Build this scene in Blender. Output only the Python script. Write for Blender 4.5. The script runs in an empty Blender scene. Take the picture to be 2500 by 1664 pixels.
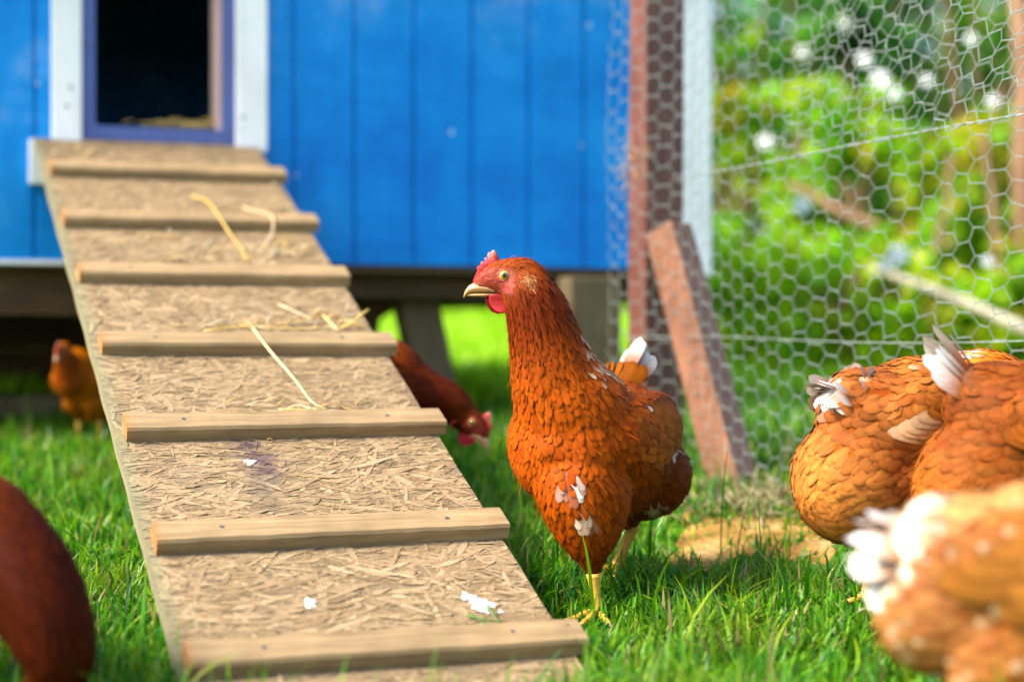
import bpy, bmesh, math, random
import numpy as np
from mathutils import Vector, Matrix
R = math.radians
rng = np.random.default_rng(7)
random.seed(7)
C = bpy.context.scene.collection
scene = bpy.context.scene

# ------------------------------------------------------------------ camera, sky, sun, exposure
CAM_H, F_PX, PITCH = 0.31, 4200.0, 0.0021
cam = bpy.data.cameras.new('camera')
cam.sensor_width = 36.0
cam.lens = F_PX / 2500.0 * 36.0
cam.clip_start, cam.clip_end = 0.02, 400
cam.dof.use_dof = True
cam.dof.focus_distance = 1.80
cam.dof.aperture_fstop = 2.25
camo = bpy.data.objects.new('camera', cam)
C.objects.link(camo)
camo.location = (0, 0, CAM_H)
camo.rotation_euler = (math.pi / 2 - PITCH, 0, 0)
scene.camera = camo

SUN_EL, SUN_AZ = R(46), R(-113)          # azimuth from +Y, negative = from the left
world = bpy.data.worlds.new('World')
scene.world = world
world.use_nodes = True
nt = world.node_tree
sky = nt.nodes.new('ShaderNodeTexSky')
sky.sky_type = 'NISHITA'
sky.sun_disc = False
sky.sun_elevation = SUN_EL
sky.sun_rotation = SUN_AZ
sky.dust_density = 2.0
nt.links.new(sky.outputs[0], nt.nodes['Background'].inputs[0])
nt.nodes['Background'].inputs[1].default_value = 0.11
sun = bpy.data.lights.new('sun', 'SUN')
sun.energy = 2.6
sun.angle = R(14)
sun.color = (1.0, 0.93, 0.80)
suno = bpy.data.objects.new('sun', sun)
C.objects.link(suno)
sd = Vector((math.sin(SUN_AZ) * math.cos(SUN_EL), math.cos(SUN_AZ) * math.cos(SUN_EL), math.sin(SUN_EL)))
suno.rotation_euler = sd.to_track_quat('Z', 'Y').to_euler()
scene.view_settings.view_transform = 'Standard'
scene.view_settings.look = 'None'
scene.view_settings.exposure = 2.0
scene.view_settings.gamma = 1.0
scene.cycles.max_bounces = 8
scene.cycles.transparent_max_bounces = 8

# ------------------------------------------------------------------ helpers
def ray(px, py):
    d = np.array([(px - 1250) / F_PX, 1.0, -(py - 832) / F_PX])
    c, s = math.cos(PITCH), math.sin(PITCH)
    return np.array([d[0], d[1] * c + d[2] * s, -d[1] * s + d[2] * c])
CAM = np.array([0, 0, CAM_H])
def at(px, py, z):
    d = ray(px, py)
    return CAM + d * (z / d[1])
def on_plane(px, py, P0, n):
    d = ray(px, py)
    return CAM + d * (np.dot(P0 - CAM, n) / np.dot(d, n))
def ground(x, y):
    """height of the lawn: rises gently towards the coop and on beyond it"""
    x = np.asarray(x, float); y = np.asarray(y, float)
    a = np.where(y < 2.7, 0.12 * (y - 1.55), 0.138 + 0.045 * (y - 2.7))
    a = np.where(y < 1.3, 0.12 * (1.3 - 1.55) + 0 * a, a)
    a = np.where(y > 14, 0.138 + 0.045 * 11.3 + 0 * a, a)
    return a + 0.006 * np.sin(x * 7 + 1) * np.cos(y * 5) + 0.004 * np.sin(x * 17 + y * 13)

def nrm(v):
    v = np.asarray(v, float)
    return v / np.maximum(np.linalg.norm(v, axis=-1, keepdims=True), 1e-12)

def mk(name, V, F, mat=None, parent=None, col=None, smooth=True, uv=None, fix=False):
    """one mesh object out of numpy arrays: V (n,3), F (m,3|4) or list of such, col per vertex"""
    V = np.asarray(V, np.float32)
    Fs = F if isinstance(F, list) else [F]
    Fs = [np.asarray(f, np.int32) for f in Fs if len(f)]
    me = bpy.data.meshes.new(name)
    me.vertices.add(len(V)); me.vertices.foreach_set('co', V.ravel())
    idx = np.concatenate([f.ravel() for f in Fs])
    tot = np.concatenate([np.full(len(f), f.shape[1], np.int32) for f in Fs])
    st = np.concatenate([[0], np.cumsum(tot)[:-1]]).astype(np.int32)
    me.loops.add(len(idx)); me.loops.foreach_set('vertex_index', idx)
    me.polygons.add(len(tot)); me.polygons.foreach_set('loop_start', st)
    me.polygons.foreach_set('loop_total', tot)
    me.update(calc_edges=True)
    me.polygons.foreach_set('use_smooth', np.full(len(tot), bool(smooth)))
    if fix:
        bm = bmesh.new(); bm.from_mesh(me); bmesh.ops.recalc_face_normals(bm, faces=bm.faces); bm.to_mesh(me); bm.free()
    if col is not None:
        col = np.asarray(col, np.float32)
        if col.shape[1] == 3:
            col = np.concatenate([col, np.ones((len(col), 1), np.float32)], 1)
        a = me.color_attributes.new('Col', 'FLOAT_COLOR', 'POINT')
        a.data.foreach_set('color', col.ravel())
    if uv is not None:
        a = me.attributes.new('fuv', 'FLOAT2', 'POINT')
        a.data.foreach_set('vector', np.asarray(uv, np.float32).ravel())
    if mat: me.materials.append(mat)
    me.validate()
    o = bpy.data.objects.new(name, me)
    C.objects.link(o)
    if parent: o.parent = parent
    return o

class MB:
    """collects simple solids into one mesh"""
    def __init__(s): s.V = []; s.Q = []; s.T = []; s.K = []; s.n = 0
    def add(s, V, Q, col=(1, 1, 1)):
        V = np.asarray(V, float); Q = np.asarray(Q, int)
        s.V.append(V)
        (s.Q if Q.shape[1] == 4 else s.T).append(Q + s.n)
        col = np.asarray(col, float)
        s.K.append(np.broadcast_to(col, (len(V), 3)))
        s.n += len(V)
    def box(s, O, ax, ay, az, col=(1, 1, 1), bev=0.0):
        """box from corner O with edge vectors; bev chamfers all the edges"""
        O, ax, ay, az = map(lambda v: np.asarray(v, float), (O, ax, ay, az))
        bm = bmesh.new()
        vs = [bm.verts.new(O + ax * i + ay * j + az * k) for k in (0, 1) for j in (0, 1) for i in (0, 1)]
        for f in ((0, 2, 3, 1), (4, 5, 7, 6), (0, 1, 5, 4), (2, 6, 7, 3), (0, 4, 6, 2), (1, 3, 7, 5)):
            bm.faces.new([vs[i] for i in f])
        bmesh.ops.recalc_face_normals(bm, faces=bm.faces)
        if bev: bmesh.ops.bevel(bm, geom=list(bm.edges), offset=bev, segments=2, profile=0.6, affect='EDGES')
        bm.verts.index_update()
        V = [v.co[:] for v in bm.verts]
        q = [[v.index for v in f.verts] for f in bm.faces]
        b = s.n
        s.V.append(np.array(V)); s.K.append(np.broadcast_to(np.asarray(col, float), (len(V), 3)))
        for f in q:
            if len(f) == 4: s.Q.append(np.array([f]) + b)
            elif len(f) == 3: s.T.append(np.array([f]) + b)
            else:
                for i in range(1, len(f) - 1): s.T.append(np.array([[f[0], f[i], f[i + 1]]]) + b)
        s.n += len(V); bm.free()
    def tube(s, P, r, col=(1, 1, 1), seg=8, cap=True):
        V, Q, T = sweep(P, r, seg)
        b = s.n
        s.V.append(V); s.Q.append(Q + b); s.T.append(T + b)
        s.K.append(np.broadcast_to(np.asarray(col, float), (len(V), 3))); s.n += len(V)
    def build(s, name, mat, parent=None, smooth=False):
        F = []
        if s.Q: F.append(np.concatenate(s.Q))
        if s.T: F.append(np.concatenate(s.T))
        return mk(name, np.concatenate(s.V), F, mat, parent, np.concatenate(s.K), smooth, fix=True)

def sweep(P, r, seg=8):
    P = np.asarray(P, float); n = len(P)
    r = np.broadcast_to(np.asarray(r, float), (n,))
    T = nrm(np.gradient(P, axis=0))
    up = np.array([0, 0, 1.0]) if abs(T[0][2]) < .9 else np.array([0, 1.0, 0])
    S = nrm(np.cross(T, up)); N = np.cross(S, T)
    th = np.arange(seg) / seg * 2 * math.pi
    V = (P[:, None] + r[:, None, None] * (np.cos(th)[None, :, None] * S[:, None] + np.sin(th)[None, :, None] * N[:, None])).reshape(-1, 3)
    i, j = np.meshgrid(np.arange(n - 1), np.arange(seg), indexing='ij')
    Q = np.stack([i * seg + j, i * seg + (j + 1) % seg, (i + 1) * seg + (j + 1) % seg, (i + 1) * seg + j], -1).reshape(-1, 4)
    V = np.concatenate([V, P[:1], P[-1:]])
    k = np.arange(seg)
    T1 = np.stack([np.full(seg, n * seg), (k + 1) % seg, k], -1)
    T2 = np.stack([np.full(seg, n * seg + 1), (n - 1) * seg + k, (n - 1) * seg + (k + 1) % seg], -1)
    return V, Q, np.concatenate([T1, T2])

def empty(name, loc=(0, 0, 0), rz=0):
    o = bpy.data.objects.new(name, None); C.objects.link(o)
    o.location = loc; o.rotation_euler = (0, 0, rz); o.empty_display_size = .05
    return o
def tag(o, label=None, cat=None, group=None, kind=None):
    if label: o['label'] = label
    if cat: o['category'] = cat
    if group: o['group'] = group
    if kind: o['kind'] = kind
    return o

# ------------------------------------------------------------------ materials
class Mat:
    def __init__(s, name, rough=.6, metal=0, spec=.4):
        s.m = bpy.data.materials.new(name); s.m.use_nodes = True
        s.t = s.m.node_tree; s.b = s.t.nodes['Principled BSDF']
        s.b.inputs['Roughness'].default_value = rough
        s.b.inputs['Metallic'].default_value = metal
        s.b.inputs['Specular IOR Level'].default_value = spec
    def n(s, ty, **k):
        x = s.t.nodes.new(ty)
        for a, v in k.items():
            if hasattr(x, a): setattr(x, a, v)
            else: x.inputs[a.replace('_', ' ')].default_value = v
        return x
    def l(s, a, b): s.t.links.new(a, b)
    def coords(s, kind='Object', scale=(1, 1, 1), rot=(0, 0, 0)):
        tc = s.n('ShaderNodeTexCoord'); mp = s.n('ShaderNodeMapping')
        s.l(tc.outputs[kind], mp.inputs[0]); mp.inputs['Scale'].default_value = scale
        mp.inputs['Rotation'].default_value = rot
        return mp.outputs[0]
    def noise(s, vec, scale, detail=4, rough=.55):
        x = s.n('ShaderNodeTexNoise'); s.l(vec, x.inputs['Vector'])
        x.inputs['Scale'].default_value = scale; x.inputs['Detail'].default_value = detail; x.inputs['Roughness'].default_value = rough
        return x.outputs[0]
    def ramp(s, fac, stops):
        x = s.n('ShaderNodeValToRGB'); s.l(fac, x.inputs[0]); e = x.color_ramp.elements
        while len(e) > 1: e.remove(e[-1])
        e[0].position = stops[0][0]; e[0].color = (*stops[0][1], 1)
        for p, c in stops[1:]:
            q = e.new(p); q.color = (*c, 1)
        return x.outputs[0]
    def mix(s, fac, a, b, mode='MIX'):
        x = s.n('ShaderNodeMix'); x.data_type = 'RGBA'; x.blend_type = mode
        for v, i in ((fac, 0), (a, 6), (b, 7)):
            if hasattr(v, 'is_output') or hasattr(v, 'links'): s.l(v, x.inputs[i])
            else: x.inputs[i].default_value = v if i == 0 else (*v, 1)
        return x.outputs[2]
    def attr(s, name='Col'):
        x = s.n('ShaderNodeAttribute'); x.attribute_name = name
        return x.outputs['Color'] if name == 'Col' else x.outputs['Vector']
    def base(s, c):
        if hasattr(c, 'links'): s.l(c, s.b.inputs['Base Color'])
        else: s.b.inputs['Base Color'].default_value = (*c, 1)
    def bump(s, h, strength=.3, dist=.001):
        x = s.n('ShaderNodeBump'); s.l(h, x.inputs['Height'])
        x.inputs['Strength'].default_value = strength; x.inputs['Distance'].default_value = dist
        s.l(x.outputs[0], s.b.inputs['Normal'])
G3 = lambda v: (v, v, v)

def m_vcol(name, rough=.6, spec=.4, nscale=60, namt=.25, bump=.3, dist=.0008, stretch=(1, 1, 1)):
    m = Mat(name, rough, 0, spec)
    v = m.coords('Object', stretch)
    n = m.noise(v, nscale, 5)
    f = m.ramp(n, [(.3, G3(1 - namt)), (.7, G3(1 + namt))])
    m.base(m.mix(1.0, m.attr(), f, 'MULTIPLY'))
    m.bump(n, bump, dist)
    return m
def m_feather():
    m = Mat('feather', .6, 0, .06)
    uv = m.attr('fuv')
    mp = m.n('ShaderNodeMapping'); m.l(uv, mp.inputs[0]); mp.inputs['Scale'].default_value = (2.2, 26, 1)
    n = m.noise(mp.outputs[0], 1.0, 3)
    f = m.ramp(n, [(.3, G3(.72)), (.7, G3(1.22))])
    m.base(m.mix(1.0, m.attr(), f, 'MULTIPLY'))
    m.bump(n, .35, .0006)
    try: m.b.inputs['Sheen Weight'].default_value = .0; m.b.inputs['Sheen Roughness'].default_value = .4
    except Exception: pass
    return m
def m_skin(name, rough=.6):
    m = m_vcol(name, rough, .3, 700, .3, .8, .0010)
    m.b.inputs['Subsurface Weight'].default_value = .08
    m.b.inputs['Subsurface Radius'].default_value = (.004, .0012, .0008)
    m.b.inputs['Subsurface Scale'].default_value = 1.0
    return m
def m_leaf(name, trans=.6, rough=.45):
    m = Mat(name, rough, 0, .4)
    c = m.attr(); m.base(c)
    tr = m.n('ShaderNodeBsdfTranslucent'); m.l(c, tr.inputs[0])
    mx = m.n('ShaderNodeMixShader'); mx.inputs[0].default_value = trans
    m.l(m.b.outputs[0], mx.inputs[1]); m.l(tr.outputs[0], mx.inputs[2])
    m.l(mx.outputs[0], m.t.nodes['Material Output'].inputs[0])
    return m
M = {}
M['feather'] = m_feather()
M['body'] = m_vcol('under_plumage', .8, .1, 200, .25)
M['skin'] = m_skin('bare_skin')
M['horn'] = m_vcol('beak_horn', .32, .5, 160, .1, .15)
M['scaly'] = m_vcol('scaly_shank', .4, .5, 90, .2, .6, .001, (1, 1, 6))
M['eye'] = m_vcol('eye_ball', .06, .8, 500, .1, 0)
M['grass'] = m_leaf('grass_blade', .45)
M['leaf'] = m_leaf('leaf', .6)
M['petal'] = m_vcol('petal', .6, .3, 50, .05, .1)
M['straw'] = m_vcol('straw', .4, .4, 300, .15, .2)
# wet and dry soil
def m_ground():
    m = Mat('lawn_soil', .9, 0, .1)
    v = m.coords()
    n = m.noise(v, 5, 6); n2 = m.noise(v, 90, 5)
    c = m.ramp(n, [(.3, (.05, .10, .010)), (.5, (.06, .15, .008)), (.7, (.12, .24, .010))])
    c2 = m.ramp(n2, [(.3, G3(.55)), (.7, G3(1.3))])
    m.base(m.mix(1.0, c, c2, 'MULTIPLY')); m.bump(n2, .6, .01)
    return m
M['ground'] = m_ground()
def m_dirt():
    m = Mat('bare_earth', .9, 0, .1)
    v = m.coords()
    n = m.noise(v, 14, 6); n2 = m.noise(v, 120, 4)
    c = m.ramp(n, [(.3, (.20, .10, .022)), (.5, (.38, .21, .055)), (.72, (.46, .31, .12))])
    m.base(m.mix(1.0, c, m.ramp(n2, [(.3, G3(.6)), (.7, G3(1.2))]), 'MULTIPLY')); m.bump(n2, .6, .01)
    return m
M['dirt'] = m_dirt()
def m_blue():
    m = Mat('blue_paint', .5, 0, .2)
    v = m.coords('Object', (1, 1, 1)); vs = m.coords('Object', (3, 3, 90)); vg = m.coords('Object', (90, 90, 3))
    n = m.noise(v, 3.5, 6, .7); st = m.noise(vs, 3, 4); sg = m.noise(vg, 2, 3)
    c = m.ramp(n, [(.34, (.0, .15, .54)), (.50, (.0, .225, .66)), (.58, (.008, .26, .70)), (.66, (.10, .31, .72))])
    k = m.ramp(st, [(.25, G3(.8)), (.75, G3(1.15))])
    c = m.mix(1.0, c, k, 'MULTIPLY')
    c = m.mix(1.0, c, m.ramp(sg, [(.25, G3(.88)), (.75, G3(1.1))]), 'MULTIPLY')
    # scattered pale chips in the paint
    vo = m.n('ShaderNodeTexVoronoi'); m.l(v, vo.inputs['Vector']); vo.inputs['Scale'].default_value = 9
    ch = m.ramp(vo.outputs[0], [(.03, G3(1)), (.05, G3(0))])
    c = m.mix(ch, c, (.45, .55, .72))
    m.base(c); m.bump(st, .25, .0015)
    return m
M['blue'] = m_blue()
def m_paint(name, col, var=.12, rough=.5):
    m = Mat(name, rough, 0, .4)
    v = m.coords('Object', (1, 1, .25))
    n = m.noise(v, 30, 6, .65)
    c = m.ramp(n, [(.3, tuple(x * (1 - var) for x in col)), (.7, tuple(min(1, x * (1 + var)) for x in col))])
    vo = m.n('ShaderNodeTexVoronoi'); m.l(m.coords(), vo.inputs['Vector']); vo.inputs['Scale'].default_value = 22
    ch = m.ramp(vo.outputs[0], [(.035, G3(1)), (.06, G3(0))])
    c = m.mix(ch, c, (.25, .22, .16))
    m.base(c); m.bump(n, .2, .001)
    return m
M['white'] = m_paint('white_paint', (.80, .80, .80))
M['frame'] = m_paint('slate_blue_plastic', (.075, .11, .32), .08, .4)
M['lit_jamb'] = m_paint('sunlit_jamb', (.75, .50, .42), .1)  # sunlight on the jamb's inner face put into its pink colour
def m_wood(name, cols, axis=0, grain=30, rough=.7):
    m = Mat(name, rough, 0, .3 if name.startswith('red') else .25)
    sc = [1.0, 1.0, 1.0]
    for i in range(3): sc[i] = .08 if i == axis else 1.0
    v = m.coords('Object', tuple(sc)); n = m.noise(v, grain * 4, 6, .65)
    n2 = m.noise(m.coords(), 12, 4)
    c = m.ramp(n, [(.28, cols[0]), (.5, cols[1]), (.72, cols[2])])
    c = m.mix(1.0, c, m.ramp(n2, [(.3, G3(.78)), (.7, G3(1.18))]), 'MULTIPLY')
    m.base(m.mix(1.0, m.attr(), c, 'MULTIPLY')); m.bump(n, .4, .0012)
    return m
M['slat'] = m_wood('weathered_batten', [(.16, .102, .048), (.265, .175, .084), (.335, .232, .118)])
M['osb'] = m_vcol('strand_board', .75, .2, 260, .2, .4, .0006)
M['post'] = m_wood('red_stained_post', [(.08, .030, .026), (.14, .052, .036), (.20, .09, .06)], 2, rough=.42)
M['brace'] = m_wood('red_stained_skylit_brace', [(.12, .046, .026), (.20, .082, .042), (.27, .14, .085)], 2, rough=.42)  # lighter than the post: skylight on the brace put into its colour
M['dark_wood'] = m_wood('dark_timber', [(.05, .026, .012), (.085, .045, .02), (.12, .07, .032)], 0)
M['leg_wood'] = m_wood('grey_brown_timber', [(.085, .058, .028), (.13, .092, .046), (.18, .135, .075)], 2)
M['pole'] = m_wood('pale_branch', [(.50, .40, .24), (.66, .56, .38), (.74, .66, .48)], 0)
M['bark'] = m_wood('bark', [(.10, .05, .025), (.19, .10, .05), (.28, .16, .09)], 2)
def m_wire():
    m = Mat('galvanised_wire', .5, .35, .4)
    n = m.noise(m.coords(), 200, 3)
    m.base(m.ramp(n, [(.3, (.19, .22, .20)), (.7, (.30, .34, .31))]))
    return m
M['wire'] = m_wire()
M['screw'] = Mat('screw_steel', .5, .6).m if False else None
ms = Mat('screw_steel', .5, .5); ms.base((.10, .10, .10)); M['screw'] = ms
for k in M:
    if isinstance(M[k], Mat): M[k] = M[k].m

# ------------------------------------------------------------------ ground
def build_ground():
    xs = np.unique(np.concatenate([np.linspace(-60, -3, 12), np.linspace(-3, 3, 121), np.linspace(3, 60, 12)]))
    ys = np.unique(np.concatenate([np.linspace(-6, 1, 6), np.linspace(1, 4, 91), np.linspace(4, 14, 30), np.linspace(14, 120, 14)]))
    X, Y = np.meshgrid(xs, ys, indexing='ij')
    V = np.stack([X, Y, ground(X, Y)], -1).reshape(-1, 3)
    i, j = np.meshgrid(np.arange(len(xs) - 1), np.arange(len(ys) - 1), indexing='ij')
    n = len(ys)
    Q = np.stack([i * n + j, (i + 1) * n + j, (i + 1) * n + j + 1, i * n + j + 1], -1).reshape(-1, 4)
    tag(mk('ground', V, Q, M['ground']), kind='structure')
build_ground()

# ------------------------------------------------------------------ ramp frame
YAW, SLOPE, RW, SP = 0.3577, 0.4164, 0.3603, 0.2206
RO = np.array([-0.102, 1.517, 0.018])
ra = np.array([math.cos(YAW), math.sin(YAW), 0])
rh = np.array([-math.sin(YAW), math.cos(YAW), 0])
rb = rh * math.cos(SLOPE) + np.array([0, 0, math.sin(SLOPE)])
rn = np.cross(ra, rb)
RAMP_TOP = 6.83 * SP
TS = [1.317, 1.099, .892, .666, .446, .211, .002]    # lower edges of the battens, top one first
def ramp_at(px, py, lift=0.0):
    return on_plane(px, py, RO + rn * lift, rn)
def r2(P):
    d = P - RO
    return np.dot(d, ra), np.dot(d, rb)
def rp(u, t, h=0.0):
    return RO + ra * u + rb * t + rn * h

def build_ramp():
    root = empty('chicken_ramp', tuple(rp(0, 0)))
    tag(root, 'tan strand board ramp with seven cross battens leading up to the coop door', 'ramp')
    inv = np.array(rp(0, 0))
    def local(o):
        o.location = -Vector(inv)
    TH = .012
    mb = MB()
    # the board, with a few subdivisions
    nx, ny = 24, 90
    u = np.linspace(-RW / 2 - .009, RW / 2 - .009, nx + 1); t = np.linspace(-.075, RAMP_TOP, ny + 1)
    U, T_ = np.meshgrid(u, t, indexing='ij')
    def surf(h):
        edge = .0005 * np.sin(T_ * 47) * (np.abs(U + .009) > RW / 2 - .001) * np.sign(U)
        return RO + ra * (U + edge)[..., None] + rb * T_[..., None] + rn * h
    top = surf(0).reshape(-1, 3); bot = surf(-TH).reshape(-1, 3)
    i, j = np.meshgrid(np.arange(nx), np.arange(ny), indexing='ij'); n = ny + 1
    Q = np.stack([i * n + j, (i + 1) * n + j, (i + 1) * n + j + 1, i * n + j + 1], -1).reshape(-1, 4)
    off = len(top)
    side = []
    for k in range(ny):
        side.append([k, k + 1, off + k + 1, off + k]); b = nx * n
        side.append([b + k + 1, b + k, off + b + k, off + b + k + 1])
    for k in range(nx):
        side.append([(k + 1) * n, k * n, off + k * n, off + (k + 1) * n])
        side.append([k * n + ny, (k + 1) * n + ny, off + (k + 1) * n + ny, off + k * n + ny])
    V = [top, bot]; K = [np.tile((.17, .12, .065), (len(top), 1)), np.tile((.30, .22, .13), (len(bot), 1))]
    F = [Q, Q[:, ::-1] + off, np.array(side)]
    nV = 2 * off
    # wood strands pressed into the face
    NS = 9500
    su = rng.uniform(-RW / 2 - .006, RW / 2 - .012, NS); stt = rng.uniform(-.07, RAMP_TOP - .004, NS)
    L = rng.uniform(.010, .072, NS) * rng.uniform(.5, 1, NS); W = rng.uniform(.0010, .0085, NS)
    th = np.where(rng.random(NS) < .62, rng.normal(0, .38, NS), rng.uniform(-1.6, 1.6, NS))
    ns = 6
    tt = np.linspace(-.5, .5, ns)
    ct, sn = np.cos(th), np.sin(th)
    wprof = np.array([.25, .8, 1, .95, .75, .2])
    bend = rng.normal(0, .10, NS)
    cu = su[:, None] + ct[:, None] * tt * L[:, None] - sn[:, None] * (tt ** 2) * L[:, None] * bend[:, None]
    cv = stt[:, None] + sn[:, None] * tt * L[:, None] + ct[:, None] * (tt ** 2) * L[:, None] * bend[:, None]
    wj = W[:, None] * wprof * rng.uniform(.7, 1.2, (NS, ns)) / 2
    lift = rng.uniform(.0002, .0007, NS)[:, None] + rng.exponential(.0004, NS)[:, None] * (tt + .5) ** 2
    lu = cu - sn[:, None] * wj; lv = cv + ct[:, None] * wj
    ru = cu + sn[:, None] * wj; rv = cv - ct[:, None] * wj
    lim = RW / 2 - .001
    tilt = rng.normal(0, .07, NS)[:, None] * wj
    A = RO + ra * np.clip(lu, -lim - .008, lim - .009)[..., None] + rb * np.clip(lv, -.074, RAMP_TOP)[..., None] + rn * np.maximum(lift + tilt, .00015)[..., None]
    B = RO + ra * np.clip(ru, -lim - .008, lim - .009)[..., None] + rb * np.clip(rv, -.074, RAMP_TOP)[..., None] + rn * np.maximum(lift - tilt, .00015)[..., None]
    SV = np.stack([A, B], 2).reshape(-1, 3)
    kk = np.arange(NS)[:, None] * ns * 2 + np.arange(ns - 1)[None] * 2
    SQ = np.stack([kk, kk + 1, kk + 3, kk + 2], -1).reshape(-1, 4) + nV
    pal = np.array([(.50, .36, .23), (.58, .43, .28), (.44, .32, .20), (.36, .25, .15), (.62, .48, .33), (.50, .38, .26), (.30, .215, .14)])
    pal = (pal * .85 + pal.mean(0) * .15) * .475 * np.array([1.09, 1.0, .80])
    pc = pal[rng.choice(len(pal), NS, p=[.22, .2, .2, .12, .12, .09, .05])] * rng.uniform(.85, 1.12, (NS, 1))
    V.append(SV); F.append(SQ); K.append(np.repeat(pc, ns * 2, 0))
    Vc = np.concatenate(V); Kc = np.concatenate(K)
    # grime: dark droppings smear, mossy left edge; shade line painted below each batten
    d = Vc - RO; uu = d @ ra; tv = d @ rb
    def stain(px, py, rad, colr, amt, sy=1.0):
        u0, t0 = r2(ramp_at(px, py)); 
        jig = .35 * np.sin(uu * 500) * np.cos(tv * 430) + .3 * np.sin(uu * 220 + tv * 310)
        w = amt * np.clip(1.6 - np.hypot(uu - u0, (tv - t0) / sy) / rad * (1 + jig), 0, 1)
        Kc[:] = Kc * (1 - w[:, None]) + np.array(colr) * w[:, None]
    stain(600, 1085, .012, (.05, .03, .045), .85); stain(630, 1120, .016, (.06, .035, .045), .8)
    stain(650, 1150, .015, (.06, .035, .05), .7); stain(640, 1200, .014, (.12, .09, .06), .6, 2.2)
    stain(1290, 1520, .05, (.16, .10, .045), .75, .25); stain(450, 1160, .02, (.2, .15, .1), .35)
    stain(1180, 1515, .05, (.2, .14, .07), .5, .3)
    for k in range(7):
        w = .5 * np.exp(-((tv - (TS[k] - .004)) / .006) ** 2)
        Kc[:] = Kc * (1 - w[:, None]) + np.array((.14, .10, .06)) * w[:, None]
    w = .55 * np.clip((-uu - RW / 2 + .006) / .006, 0, 1)
    Kc[:] = Kc * (1 - w[:, None]) + np.array((.20, .20, .11)) * w[:, None]
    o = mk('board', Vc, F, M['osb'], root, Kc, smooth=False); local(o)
    # the seven battens, each with nail heads
    for k in range(7):
        t0 = TS[k]; D, H = .038, .0165
        ov = .0025 + .002 * math.sin(k * 2.3)
        skew = .004 * math.sin(k * 1.7)
        n = 40
        us = np.linspace(-RW / 2 + .002 * math.sin(k * 5), RW / 2 + .003 * math.sin(k * 2.3), n)
        prof = [(0, .0005), (0, H * .80), (.0022, H), (D - .002, H), (D, H * .8), (D, .0005)]
        V = []
        for q, uq in enumerate(us):
            for (dd, hh) in prof:
                wob = .0002 * math.sin(uq * 60 + k * 3 + dd * 200) + .00015 * math.sin(uq * 170 + k)
                V.append(rp(uq, t0 + dd + skew * uq / RW + wob * .7, hh + (wob if hh > .01 else 0)))
        V = np.array(V); m = len(prof)
        Q = np.array([[q * m + i, q * m + (i + 1) % m, (q + 1) * m + (i + 1) % m, (q + 1) * m + i] for q in range(n - 1) for i in range(m)])
        T = np.array([[0, i + 1, i] for i in range(1, m - 1)] + [[(n - 1) * m, (n - 1) * m + i, (n - 1) * m + i + 1] for i in range(1, m - 1)])
        col = np.ones((len(V), 3)) * (1 + .05 * math.sin(k * 4))
        col[:m] = (1.15, .85, .6)  # left end tinted orange: sunlight on it put into the colour
        # move to a local frame: x along the batten, so the grain follows it
        Rm = np.stack([ra, rb, rn]); loc = (V - rp(0, t0)) @ Rm.T
        s = mk('batten', loc, [Q, T], M['slat'], root, col, smooth=False)
        s.matrix_local = Matrix.Translation(Vector(rp(0, t0) - inv)) @ Matrix(np.array([ra, rb, rn]).T.tolist()).to_4x4()
        for uq in (-.115, .115) if k != 1 else (-.105, .12):
            nb = MB(); 
            nb.tube([(uq, .02, H - .001), (uq, .02, H + .0002)], [.0028, .0026], (1, 1, 1), 10)
            nh = nb.build('screw_head', M['screw'], s)
    return root
ramp = build_ramp()

# ------------------------------------------------------------------ coop
W0 = rp(0, RAMP_TOP + .012)                       # a point of the wall's front face
wn = np.array([math.sin(YAW), -math.cos(YAW), 0])  # outward normal (towards the camera)
zz = np.array([0, 0, 1.0])
def wall_uv(px, py, off=0.0):
    P = on_plane(px, py, W0 + wn * off, wn)
    return np.dot(P - W0, ra), P[2]
def wpt(u, z, off=0.0):
    P = W0 + ra * u + wn * off
    return np.array([P[0], P[1], z])

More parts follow.
